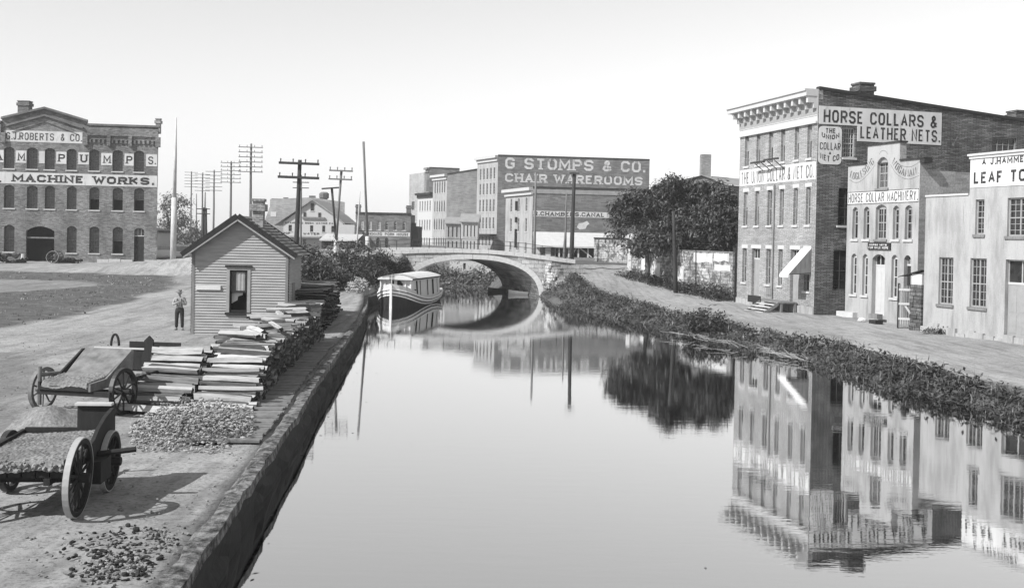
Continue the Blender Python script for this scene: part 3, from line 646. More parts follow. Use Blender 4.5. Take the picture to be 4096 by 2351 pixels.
    g2,L=curve_map(f,Y([(782,965),(830,1040),(880,1092),(940,1120),(1000,1125),(1060,1105),(1100,1088)]),.42); text(mb,'WOGAMAN.',0,1,.0,1,.03,lambda x,z,y:g2(x,z,y),0,yo=-.01); f.part(mb,'swag_lettering',[MT['letter_mid']]); mb=MB()
    for pts in ([(296,1160),(350,1195),(400,1195),(450,1165),(505,1110),(555,1050),(600,985)],[(776,985),(825,1070),(875,1120),(940,1152),(1000,1158),(1060,1135),(1108,1115)],[(850,960),(900,1000),(960,1015),(1020,1010),(1080,980),(1110,950)],[(645,870),(660,835),(690,820),(720,830),(745,865)]):
        g3_,L=curve_map(f,Y(pts),1); stroke(mb,[Vector((k/12,0)) for k in range(13)],.02,lambda x,z,y:g3_(x,z,y),-.006,0)
        f.part(mb,'swag_line',[MT['letter_mid']]); mb=MB()
    mb=MB(); x0,x1=v(3475,985)[0],v(3565,985)[0]; zt,zl=v(3475,970)[1],v(3475,998)[1]; mb.box(x0,x1,-.08,0,zl,zt,0)
    text(mb,'HORSE NETS',x0+.15,x1-.3,zl+(zt-zl)*.58,zt-.08,.03,yo=-.083); text(mb,'FOR SALE HERE',x0+.1,x1-.15,zl+.06,zl+(zt-zl)*.46,.03,yo=-.083); f.part(mb,'name_board',[MT['wood_dark'],MT['letter_white']])
    Wq=Wall(Q,Q+f.y*26,z0,r); Wq.panel(H1-.6,mat=MT['brick_pale']); mb=MB()
    mb.quad((0,0,H1-.6),(.45,0,H1-.6),(.45,0,H1),(0,0,H1)); Wq.part(mb,'parapet_end',MT['brick_pale'])
    Wall(P+f.y*26,P,z0,r).panel(H1-.6,mat=MT['brick_pale']); Wall(Q+f.y*26,P+f.y*26,z0,r).panel(H1-.6,mat=MT['brick_pale'])
    o=[Vector(p)+Vector((0,0,0)) for p in (P+f.y*.46,Q+f.y*.46,Q+f.y*26,P+f.y*26)]; roof_flat(r,[(p.x,p.y,z0+H1-(.62 if i<2 else 1.6)) for i,p in enumerate(o)],'roof_dark')
    return f
fF=fogleson()
# ---- leaf tobacco warehouse
def leaf():
    P=gnd(3691,1325); z0=-.02; d=Vector((.3376,-1,0)).normalized(); Q=hit(P,d,4420,1400)
    r=empty('tobacco_warehouse',(P.x,P.y,z0),0,'low pale stucco warehouse with leaf tobacco signboard at the right edge','warehouse')
    f=Wall(P,Q,z0,r); v=f.uv; H1=v(3710,788)[1]; u2=v(3879,760)[0]; H2=v(3883,626)[1]
    ops=ops_from(f,[(3903,3938)],(3920,798),(3920,938))+ops_from(f,[(4031,4125)],(4060,791),(4060,945))+ops_from(f,[(3757,3814)],(3785,1029),(3785,1218))+ops_from(f,[(3882,3947)],(3785,1029),(3785,1218))
    dr=ops_from(f,[(4023,4190)],(4030,1038),(4030,1326))[0]; dr=(dr[0],.25,dr[2],dr[3],0)
    f.panel(H1,[o for o in ops if o[3]<H1]+[dr],MT['white'],.22,extra=None)
    m2=MB()
    f.panel(H2,[o for o in ops if o[3]>H1],MT['white'],.22,x0=u2,zb=H1,name='parapet') if any(o[3]>H1 for o in ops) else m2.quad((u2,0,H1),(f.W,0,H1),(f.W,0,H2),(u2,0,H2)) and f.part(m2,'parapet',MT['white'])
    window(f,ops[0],'frame_pale',.12,(2,3),'wood_mid'); window(f,ops[1],'frame_pale',.12,(2,3),'wood_mid',double=True)
    window(f,ops[2],'frame_pale',.12,(2,3),'wood_mid',double=True); window(f,ops[3],'frame_pale',.12,(2,3),'wood_mid',double=True)
    door(f,dr,'blind',.2,transom=1.15,twin=True)
    mb=MB(); mb.box(u2-.05,f.W,-.16,.3,H2,H2+.1); mb.box(u2,f.W,-.09,.0,H2-.14,H2); f.part(mb,'cornice',MT['white_clean'])
    mb=MB(); mb.box(0,u2-.06,-.06,.3,H1,H1+.09); f.part(mb,'coping',MT['trim'])
    zb=v(3884,752)[1]; zt=H2-.16
    sign(f,[(u2+.04,f.W-.3,zb,zt)],[('A J.HAMMEL',v(3930,660)[0],v(4118,640)[0],v(3932,662)[1],v(3932,636)[1],.1),('LEAF TOBACCO',v(3897,720)[0],v(3897,720)[0]+5.9,v(3900,736)[1],v(3900,690)[1],.17)])
    mb=MB(); mb.quad((u2,0,H1),(u2,.3,H1),(u2,.3,H2),(u2,0,H2)); mb.quad((u2,.3,H1-.5),(u2,.3,H2),(f.W,.3,H2),(f.W,.3,H1-.5)); f.part(mb,'parapet_return',MT['white'])
    mb=MB()
    for i in range(16): a=i*.62; mb.box(a,a+.6,-.16+.03*(i%3),.0,-.5,.16+.07*((i*7)%4)+(.15 if i<4 else 0))
    f.part(mb,'plinth',MT['white'])
    close(r,f,H1,14,'brick_pale',rz=.08)
    return f
fL=leaf()
# ---- wooden shed by the woodpile
def shed():
    A=gnd(764,1333); z0=0; ax=Vector((1,.06,0)).normalized(); B=hit(A,ax,1150,1300)
    r=empty('canal_office',(A.x,A.y,z0),0,'small clapboard shed with steep gable, plank roof and brick chimney by the woodpile','shed')
    f=Wall(A,B,z0,r); W=f.W; D=3.7; He=f.uv(766,1006)[1]+.1; Hc=f.uv(957,866)[1]; um=f.uv(957,900)[0]
    wo=(f.uv(919,1150)[0],f.uv(930,1247)[1],f.uv(990,1150)[0],f.uv(930,1082)[1])
    top=lambda u:He+(Hc-He)*(u/um if u<um else (W-u)/(W-um))
    def clap(mb,u0,u1,fn,zs,holes=()):
        z=zs; bh=.118
        while z<Hc:
            z1=z+bh; segs=[(u0,u1)]
            for h in holes:
                if z1>h[1] and z<h[3]: segs=[(u0,h[0]),(h[2],u1)]
            for a,b in segs:
                # clip by gable
                if fn:
                    if z>=He:
                        lo=um*(z-He)/(Hc-He); hi=W-(W-um)*(z-He)/(Hc-He); a,b=max(a,lo),min(b,hi)
                    if b-a<.05: continue
                elif z1>He: continue
                mb.add([(a,-.046,z),(b,-.046,z),(b,-.004,z1),(a,-.004,z1),(a,.0,z),(b,.0,z)],[(0,1,2,3),(4,5,1,0)])
            z=z1
    mb=MB(); mb.add([(0,0,-.3),(W,0,-.3),(W,0,He),(um,0,Hc),(0,0,He)],[(0,1,2,3,4)]) if 0 else None
    hl=[wo]; clap(mb,.0,W,True,-.06,hl)
    f2=f.part(mb,'front_wall',MT['clap'])
    s=Wall(B,B+f.y*D,z0,r); mb=MB(); clap(mb,0,D,False,-.06); s.part(mb,'side_wall',MT['clap'])
    s2=Wall(A+f.y*D,A,z0,r); mb=MB(); clap(mb,0,D,False,-.06); s2.part(mb,'side_wall',MT['clap'])
    s3=Wall(B+f.y*D,A+f.y*D,z0,r); mb=MB(); clap(mb,0,W,True,-.06); s3.part(mb,'back_wall',MT['clap'])
    # corner boards
    for u in (0,W-.12): mb=MB(); mb.box(u,u+.12,-.05,.05,-.1,He); f.part(mb,'corner_board',MT['wood_mid'])
    # window with trim, sash, curtain
    a,c,b,d=wo; mb=MB(); t=.13; mb.box(a-t,a,-.06,.05,c-.02,d+.02); mb.box(b,b+t,-.06,.05,c-.02,d+.02); mb.box(a-t,b+t,-.055,.05,d+.021,d+.15)
    tr=f.part(mb,'window',MT['frame_pale']); mb=MB(); mb.box(a-t-.06,b+t+.06,-.12,.05,d+.151,d+.23); mb.build('hood',MT['wood_dark'],tr); mb=MB(); mb.box(a-t-.04,b+t+.04,-.13,.05,c-.12,c-.021); mb.build('sill',MT['wood_dark'],tr)
    mb=MB(); hm=(c+d)/2-.02; mb.box(a,b,.0,.05,hm-.04,hm+.05); mb.box(a,a+.05,0,.05,c,d); mb.box(b-.05,b,0,.05,c,d); mb.box(a+.05,b-.05,0,.05,d-.06,d); mb.box(a+.05,b-.05,-.01,.05,c,c+.08); mb.build('sash',MT['wood_dark'],tr)
    mb=MB(); mb.quad((a,.06,hm),(b,.06,hm),(b,.06,d),(a,.06,d)); mb.quad((a,.35,c-.1),(b,.35,c-.1),(b,.35,hm+.1),(a,.35,hm+.1),1); mb.build('pane',[MT['glass'],MT['void']],tr)
    mb=MB(); n=9
    for i in range(n): x0,x1=a+.05+(b-a-.1)*i/n,a+.05+(b-a-.1)*(i+1)/n; mb.quad((x0,.052-.015*(i%2),hm+.05),(x1,.052-.015*((i+1)%2),hm+.05),(x1,.052-.015*((i+1)%2),d-.3*(i%3)*.1),(x0,.052-.015*(i%2),d-.05)) if 2<i<8 else None
    mb.build('curtain',MT['frame_pale'],tr)
    mb=MB(); mb.add([(a+.05,.2,c+.35),(a+.3,.2,c+.5),(a+.32,.2,c+.66),(a+.52,.2,c+.72),(a+.52,.2,c+.85),(a+.05,.2,c+.86)],[(0,1,2,3,4,5)]); mb.build('pale_shape',MT['canvas'],tr)  # pale cut-out added in the lower half of the window
    # name plate, blank and weathered
    mb=MB(); x0,x1=f.uv(785,1150)[0],f.uv(884,1150)[0]; z=f.uv(830,1150)[1]; mb.box(x0,x1,-.10,-.05,z-.09,z+.09); f.part(mb,'notice_board',MT['canvas'])
    # door recess on the side
    mb=MB(); mb.box(.9,1.7,-.05,.02,0,2.2); s.part(mb,'door',MT['wood_mid'])
    # roof: overlapping planks; each slope its own part
    ov=.42; oy=.36; th=.09
    for sgn in (0,1):
        E=Vector((0,0,He)) if sgn==0 else Vector((W,0,He)); R=Vector((um,0,Hc)); dv=(E-R); L=dv.length; dv.normalize(); L+=ov; nrm=Vector((-dv.z,0,dv.x)) if sgn==1 else Vector((dv.z,0,-dv.x))
        if nrm.z<0: nrm=-nrm
        mb=MB(); n=13
        for i in range(n):
            p=R+dv*(L*i/n)+nrm*(.05+.0); q=R+dv*(L*(i+1)/n+.03)+nrm*(.05+.045)
            A0,A1=p,q; lo=Vector((0,0,-.045))
            y0,y1=-oy,D+oy
            vs=[(A0.x,y0,A0.z),(A1.x,y0,A1.z),(A1.x,y1,A1.z),(A0.x,y1,A0.z)]; dn=nrm*-.045
            vs+= [tuple(Vector(v_)+dn) for v_ in vs]
            mb.add(vs,[(0,1,2,3),(1,0,4,5),(2,1,5,6),(3,2,6,7),(0,3,7,4),(7,6,5,4)])
        f.part(mb,'roof_slope',MT['plank'])
        mb=MB(); p0=R+nrm*.0; p1=R+dv*(L+.02)
        for yy in (-oy-.05,D+oy):
            mb=MB()
            pr=[p0+nrm*.14,p1+nrm*.14,p1-nrm*.06,p0-nrm*.09]
            vs=[(q.x,yy,q.z) for q in pr]+[(q.x,yy+.05,q.z) for q in pr]; mb.add(vs,[(0,1,2,3),(7,6,5,4),(0,4,5,1),(1,5,6,2),(2,6,7,3),(3,7,4,0)])
            f.part(mb,'barge_board',MT['wood_dark'])
        mb=MB(); pr=[p0-nrm*.095,p1-nrm*.065,p1-nrm*.13,p0-nrm*.16]
        vs=[(q.x,-oy-.04,q.z) for q in pr]+[(q.x,-oy,q.z) for q in pr]; mb.add(vs,[(0,1,2,3),(7,6,5,4),(0,4,5,1),(1,5,6,2),(2,6,7,3),(3,7,4,0)]); f.part(mb,'rake_trim',MT['frame_pale'])
    uc=f.uv(1013,850,)[0]; p=f.P+f.x*(um+.62)+f.y*1.1; chimney(r,p,.46,.5,Hc-.75,f.uv(1013,806,1.1)[1],'brick_chimney',rz=.06)
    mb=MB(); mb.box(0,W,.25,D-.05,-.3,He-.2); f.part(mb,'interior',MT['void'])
    return f
fS=shed()
# ------------------------------------------------------------------ stone arch bridge
def bridge():
    y0=93.; xa,xb=-14.5,5.6; cx,a,b,zc=-3.5,6.0,3.3,-.8; D=7.5; sk=-.42
    r=empty('arch_bridge',(xa,y0,0),0,'low stone arch bridge over the canal with pale coping and thin iron railing','bridge')
    wl=Wall((xa,y0),(xb,y0+.4),0,r)
    top=lambda x:interp(x,[(-15,2.62),(-11.6,2.72),(-8,2.95),(-5,3.04),(-2,3.0),(1.1,2.78),(4.3,2.4),(6,2.25)])
    arc=lambda t,da=0.:(cx+(a+da)*math.copysign(abs(math.cos(t))**.87,math.cos(t)),zc+(b+da)*abs(math.sin(t))**.87)
    N=36; mb=MB(); T=[PI-PI*i/N for i in range(N+1)]
    L=lambda X:X-xa
    face=lambda X,Z,dy:(L(X)+sk*dy,dy,Z)
    P=[arc(t) for t in T]
    for dy,flip in ((0,0),(D,1)):
        q=lambda A_,B_,C_,D_:mb.quad(*( (A_,B_,C_,D_) if not flip else (D_,C_,B_,A_)))
        q(face(xa,-1.5,dy),face(P[0][0],-1.5,dy),face(P[0][0],top(P[0][0]),dy),face(xa,top(xa),dy))
        q(face(P[-1][0],-1.5,dy),face(xb,-1.5,dy),face(xb,top(xb),dy),face(P[-1][0],top(P[-1][0]),dy))
        for p,s in zip(P[:-1],P[1:]): q(face(p[0],p[1],dy),face(s[0],s[1],dy),face(s[0],top(s[0]),dy),face(p[0],top(p[0]),dy))
        wl.part(mb,'spandrel_wall',MT['stone']); mb=MB()
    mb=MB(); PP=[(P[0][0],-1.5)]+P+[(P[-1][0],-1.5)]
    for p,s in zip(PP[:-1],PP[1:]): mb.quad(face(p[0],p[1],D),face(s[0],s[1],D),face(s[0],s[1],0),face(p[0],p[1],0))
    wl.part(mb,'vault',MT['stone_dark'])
    mb=MB()
    for i in range(N):
        t0,t1=T[i]-.0015,T[i+1]+.0015; o=.05+.004*(i%2)
        A_,B_,C_,D_=arc(t0),arc(t1),arc(t1,.44),arc(t0,.44)
        vs=[face(p[0],p[1],-o) for p in (A_,B_,C_,D_)]+[face(p[0],p[1],.3) for p in (A_,B_,C_,D_)]
        mb.add(vs,[(0,1,2,3),(0,4,5,1),(1,5,6,2),(2,6,7,3),(3,7,4,0)])
    wl.part(mb,'arch_ring',MT['trim'])
    for k,dy in enumerate((-.14,D-.3)):
        mb=MB(); xs=[xa+(xb-xa)*i/26 for i in range(27)]
        for p,s in zip(xs[:-1],xs[1:]):
            e=.012; vs=[face(x,z,y) for y in (dy,dy+.45) for x,z in ((p+e,top(p)+.002),(s-e,top(s)+.002),(s-e,top(s)+.36),(p+e,top(p)+.36))]
            mb.add(vs,[(0,1,2,3),(7,6,5,4),(3,2,6,7),(0,3,7,4),(1,5,6,2),(0,4,5,1)])
        wl.part(mb,'parapet_coping',MT['trim'])
    mb=MB(); xs=[xa+(xb-xa)*i/14 for i in range(15)]
    for p,s in zip(xs[:-1],xs[1:]):
        mb.tube(face(p,top(p)+.36,.1),face(p,top(p)+1.25,.1),.03,n=5)
        for z in (.85,1.22): mb.tube(face(p,top(p)+z,.1),face(s,top(s)+z,.1),.022,n=5)
    wl.part(mb,'railing',MT['iron'])
    mb=MB()
    for p,s in zip(xs[:-1],xs[1:]): mb.quad(face(p,top(p)-.05,.1),face(s,top(s)-.05,.1),face(s,top(s)-.05,D-.1),face(p,top(p)-.05,D-.1))
    wl.part(mb,'deck',MT['soil'])
    for u,bt in ((xa+.2,1.2),(xb-.3,1.5),(2.9,.9)):
        mb=MB(); mb.box(L(u),L(u)+bt*.7,-.3,.0,-1.2,top(u)-.1); wl.part(mb,'pier',MT['stone'])
bridge()
def wing():
    # broken stone retaining wall going down from the bridge end on the right bank
    mb=MB(); pts=[(3.6,92.6,2.3),(4.3,90.5,1.7),(5.0,88.4,1.0),(5.7,86.4,.6),(6.5,84,.2)]
    for (x,y,z),(x2,y2,z2) in zip(pts[:-1],pts[1:]):
        n=2
        for k in range(n):
            t=k/n; cx,cy,cz=x+(x2-x)*t,y+(y2-y)*t,z+(z2-z)*t
            for lv in range(4):
                zz=cz-.45*lv; 
                if random.random()<.8: mb.box(-.45,.45,-.75,.75,zz-.5,zz-random.random()*.1,0,Matrix.Translation((cx-.12*lv,cy,0))@Matrix.Rotation(random.uniform(-.25,.25)+.3,4,'Z'))
    tag(mb.build('retaining_wall',MT['stone_wash']),'broken pale stone retaining wall stepping down from the right end of the bridge','wall')
wing()
# ------------------------------------------------------------------ far blocks
def grid_ops(wl,ncol,rows,m0=.08,m1=.08,wf=.5,rise=0):
    out=[]; 
    for z0,z1 in rows:
        for i in range(ncol):
            c=wl.W*(m0+(1-m0-m1)*(i+.5)/ncol); h=wl.W*(1-m0-m1)/ncol*wf/2; out.append((c-h,z0,c+h,z1,rise))
    return out
def block(name,label,cat,pc,D,ytop,pf,fd,ps,sdir,zg,fm,sm_,rows=(),ncol=4,side_ops=(),frame='frame_dark',cornice=None,Htail=None,wf=.45,ybase=None,wname='window',bl=0.,rise=0):
    N=atD(pc,1000,D); N=Vector((N.x,N.y,0)); Fp=hit(N,fd,pf,1000); S=hit(N,sdir,ps,1000)
    r=empty(name,(Fp.x,Fp.y,zg),0,label,cat); f=Wall(Fp,N,zg,r); s=Wall(N,S,zg,r); H=s.uv(pc,ytop)[1]; Ht=H if Htail is None else s.uv(ps,Htail)[1]
    ro=[(a*H,b*H) for a,b in rows]; ops=grid_ops(f,ncol,ro,wf=wf,rise=rise)
    f.panel(H,ops,MT[fm],.15,zb=-1.5)
    for o in ops: window(f,o,frame,.1,(1,2),'trim',blind=bl,fw=.09,name=wname)
    so=[(s.uv(a,1000)[0],b,s.uv(c,1000)[0],d,0) for a,b,c,d in side_ops]
    s.panel(min(H,Ht),so,MT[sm_],.15,zb=-1.5,extra=(lambda mb:mb.add([(0,0,Ht),(s.W,0,Ht),(0,0,H)] if Ht<H else [(0,0,H),(s.W,0,H),(s.W,0,Ht)],[(0,1,2)])) if abs(Ht-H)>.01 else None)
    for o in so: window(s,o,frame,.1,(1,2),'trim',fw=.09)
    if cornice:
        mb=MB(); mb.box(-.35,f.W+.05,-.7,.0,H-.45,H+.05); mb.box(0,f.W,-.3,.0,H-1.1,H-.45); f.part(mb,'cornice',MT[cornice])
    mb=MB(); mb.prism([(0,H-.02),(s.W,Ht-.02),(s.W,Ht+.2),(0,H+.2)],-.12,.35); s.part(mb,'coping',MT['roof_dark'])
    B=S+(Fp-N); w3=Wall(S,B,zg,r); w3.panel(Ht,mat=MT[sm_],zb=-1.5); w4=Wall(B,Fp,zg,r); w4.panel(min(H,Ht),mat=MT[sm_],zb=-1.5)
    roof_flat(r,[(Fp.x,Fp.y,zg+H-.3),(N.x,N.y,zg+H-.3),(S.x,S.y,zg+Ht-.3),(B.x,B.y,zg+Ht-.3)])
    return r,f,s,H
ZG=1.7
def stomps():
    r,f,s,H=block('chair_warehouse','large dark brick warehouse whose side wall carries chair warerooms lettering in white','warehouse',1985,215,622,1903,(-.511,1),2591,(1,.12),ZG,'white','brick_far',
        [(.06,.16),(.24,.36),(.42,.55),(.60,.72),(.76,.88)],5,frame='frame_pale',cornice='white_clean',bl=.0)
    U=lambda x,y:s.uv(x,y)
    mb=MB(); P=lambda x,y:(2000+x/2.9117,600+y/2.9117)
    za=U(*P(800,238))[1]; zb=U(*P(800,110))[1]; text(mb,'G STOMPS',U(*P(62,150))[0],U(*P(1088,150))[0],za,zb,.5,serif=True,mi=0); s.part(mb,'painted_lettering',MT['letter_white']); mb=MB()
    text(mb,'& CO.',U(*P(1195,150))[0],U(*P(1685,150))[0],za,zb,.55,serif=True,mi=0); s.part(mb,'painted_lettering',MT['letter_white']); mb=MB()
    za=U(*P(500,383))[1]; zb=U(*P(500,283))[1]; text(mb,'CHAIR',U(*P(60,330))[0],U(*P(548,330))[0],za,zb,.6,serif=True,mi=0); s.part(mb,'painted_lettering',MT['letter_white']); mb=MB(); text(mb,'WAREROOMS',U(*P(630,330))[0],U(*P(1660,330))[0],za,zb,.55,serif=True,mi=0)
    s.part(mb,'painted_lettering',MT['letter_white'])
    mb=MB(); mb.box(0,f.W,-.9,0,f.uv(1960,944)[1],f.uv(1960,936)[1]); f.part(mb,'shop_awning',MT['wood_dark'])
stomps()
def chambers():
    r,f,s,H=block('canal_store','three storey canal side store, white front and dark brick side with a lettered band','store',2127,165,750,2019,(-.372,1),2600,(1,.1),ZG,'white','brick_far',
        [(.08,.2),(.36,.56),(.66,.86)],3,frame='frame_pale',cornice='white_clean',wf=.22)
    U=s.uv; P=lambda x,y:(2000+x/2.9117,600+y/2.9117)
    za=U(*P(800,782))[1]; zb=U(*P(800,716))[1]
    sign(s,[(.12,U(*P(1640,750))[0],za,zb)],[('R.CHAMBERS.CANAL',U(*P(392,750))[0],U(*P(1215,750))[0],za+.13,zb-.12,.3,{'serif':True}),('STORE',U(*P(1270,750))[0],U(*P(1560,750))[0],za+.13,zb-.12,.3,{'serif':True})])
    mb=MB(); u,z=U(*P(975,880)); mb.add([(u-1.1,-.01,z-.3),(u-.6,-.01,z-.65),(u+.3,-.01,z-.5),(u+.5,-.01,z),(u+.9,-.01,z+.3),(u+.5,-.01,z+.75),(u-.2,-.01,z+.4),(u-.8,-.01,z+.35)],[tuple(range(8))]); s.part(mb,'plaster_patch',MT['board'])
    mb=MB(); zt=U(*P(600,402))[1]; mb.box(0,s.W,-.1,0,H-.9,H-.25); s.part(mb,'pale_roof_edge',MT['roof_mid'])
    mb=MB(); u=f.W*.45
    for z0,z1 in ((.12,.40),(.50,.58),(.68,.82)): mb.box(u-.18,u+.18,-.35,-.0,H*z0,H*z1)
    f.part(mb,'hoist_ladder',MT['wood_dark'])
chambers()
def row():
    fd=(-.511,1)
    block('brick_block','four storey commercial block with pale arched front and plain brick side, left of the warehouse','commercial block',1783,228,697,1727,fd,1914,(1,.12),ZG,'white','brick_pale',[(.03,.17),(.27,.42),(.51,.66),(.76,.92)],5,frame='frame_dark',cornice='white_clean',Htail=676,wf=.42,rise=.5)
    block('commercial_block','four storey block with dark cornice and slender windows, left of the pale arched one','commercial block',1727,245,770,1667,fd,1790,(1,.12),ZG,'white_clean','brick_far',[(.03,.2),(.34,.52),(.68,.86)],5,frame='frame_pale',cornice='wood_dark',wf=.4)
    block('tall_brick_block','dark tall brick block rising behind the arched front block','commercial block',1711,262,671,1700,fd,1832,(1,.12),ZG,'brick_dark','brick_far',[(.7,.85)],2,Htail=676,cornice='wood_mid')
    block('pale_block','pale blank gabled block farthest down the street, above the pork house','commercial block',1692,300,690,1632,fd,1740,(1,.1),ZG,'brick_pale','brick_pale',[(.5,.62)],2,Htail=700)
row()
def chims():
    pass
def low_house(name,label,pl,pr,D,ytop,yridge,zg,ncol,mat,gable=False,yb=1004):
    P=atD(pl,1000,D); Q=atD(pr,1000,D+.0); r=empty(name,(P.x,P.y,zg),0,label,'house'); f=Wall(P,Q,zg,r); H=f.uv((pl+pr)/2,ytop)[1]; Hr=f.uv((pl+pr)/2,yridge,5)[1]
    ops=grid_ops(f,ncol,[(.1*H,.36*H),(.5*H,.86*H)],wf=.35); f.panel(H,ops,MT[mat],.15,zb=-1.5)
    for o in ops: window(f,o,'frame_dark',.1,(1,2),'trim',fw=.09)
    mb=MB(); mb.add([(-.3,-.4,H-.1),(f.W+.3,-.4,H-.1),(f.W+.3,5,Hr),(-.3,5,Hr),(f.W+.3,10,H),(-.3,10,H),(-.3,-.4,H-.3),(f.W+.3,-.4,H-.3)],[(0,1,2,3),(3,2,4,5),(6,7,1,0)]); f.part(mb,'roof',MT['roof_mid'])
    for k,(a,b) in enumerate(((Q,Q+f.y*10),(P+f.y*10,P))): Wall(a,b,zg,r).panel(H,mat=MT[mat],zb=-1.5,extra=lambda mb:mb.add([(0,0,H),(10,0,H),(5,0,Hr)],[(0,1,2)]))
    Wall(Q+f.y*10,P+f.y*10,zg,r).panel(H,mat=MT[mat],zb=-1.5); return f
low_house('low_house','low pale house with dark shop eave squeezed beside the tall brick side wall',1780,1839,205,890,868,ZG,3,'white')
low_house('gabled_house','low pale house with lighter roof next to the chair warehouse',1842,1909,204,884,855,ZG,4,'white_clean')
def pork():
    P=atD(1422,1000,185); Q=atD(1641,1000,185); zg=1.9
    r=empty('pork_house',(P.x,P.y,zg),0,'two storey brick pork house with arched windows and a white lettered band','warehouse'); f=Wall(P,Q,zg,r); v=f.uv; H=v(1550,856)[1]
    K=lambda x,y:(1000+x/3.624,740+y/3.624)
    up=[]
    for a,b in ((1590,1650),(1715,1765),(1845,1895),(1960,2005),(2085,2130),(2210,2255)): up.append((v(*K(a,600))[0],v(*K(2000,655))[1],v(*K(b,600))[0],v(*K(2000,525))[1],.25))
    lo=[]
    for a,b in ((1575,1620),(1828,1880),(1955,2005)): lo.append((v(*K(a,850))[0],v(*K(1850,930))[1],v(*K(b,850))[0],v(*K(1850,760))[1],.3))
    f.panel(H,up+lo,MT['brick_far'],.2,zb=-1.5)
    for i,o in enumerate(up): window(f,o,'frame_pale' if i>2 else 'frame_white',.12,(1,2),'trim',fw=.1,blind=0 if i>2 else .95)
    for o in lo: window(f,o,'frame_dark',.15,(1,1),fw=.1)
    z0,z1=v(*K(1900,740))[1],v(*K(1900,682))[1]
    sign(f,[(.3,f.W-.1,z0,z1)],[('E. BURKHARD',v(*K(1560,700))[0],v(*K(1915,700))[0],z0+.13,z1-.12,.2),('PORK HOUSE',v(*K(1955,700))[0],v(*K(2300,700))[0],z0+.13,z1-.12,.2)])
    mb=MB(); mb.box(-.1,f.W+.1,-.2,.2,H,H+.25); f.part(mb,'coping',MT['roof_dark']); close(r,f,H,8,'brick_far')
    for px in (1430,1632):
        p=atD(px,1000,190); chimney(r,p,.8,.8,zg+H-1,zg+H+1.6,'brick_far')
    P=atD(1642,1000,186); Q=atD(1671,1000,186); r2=empty('dark_outbuilding',(P.x,P.y,zg),0,'narrow dark lean-to against the right end of the pork house','outbuilding'); g=Wall(P,Q,zg,r2); H2=g.uv(1655,905)[1]
    g.panel(H2,mat=MT['wood_dark'],zb=-1.5,extra=lambda mb:mb.quad((0,0,H2),(g.W*.7,0,H2),(g.W*.7,0,H2+.6),(0,0,H2+.6))); close(r2,g,H2,8,'wood_dark')
pork()
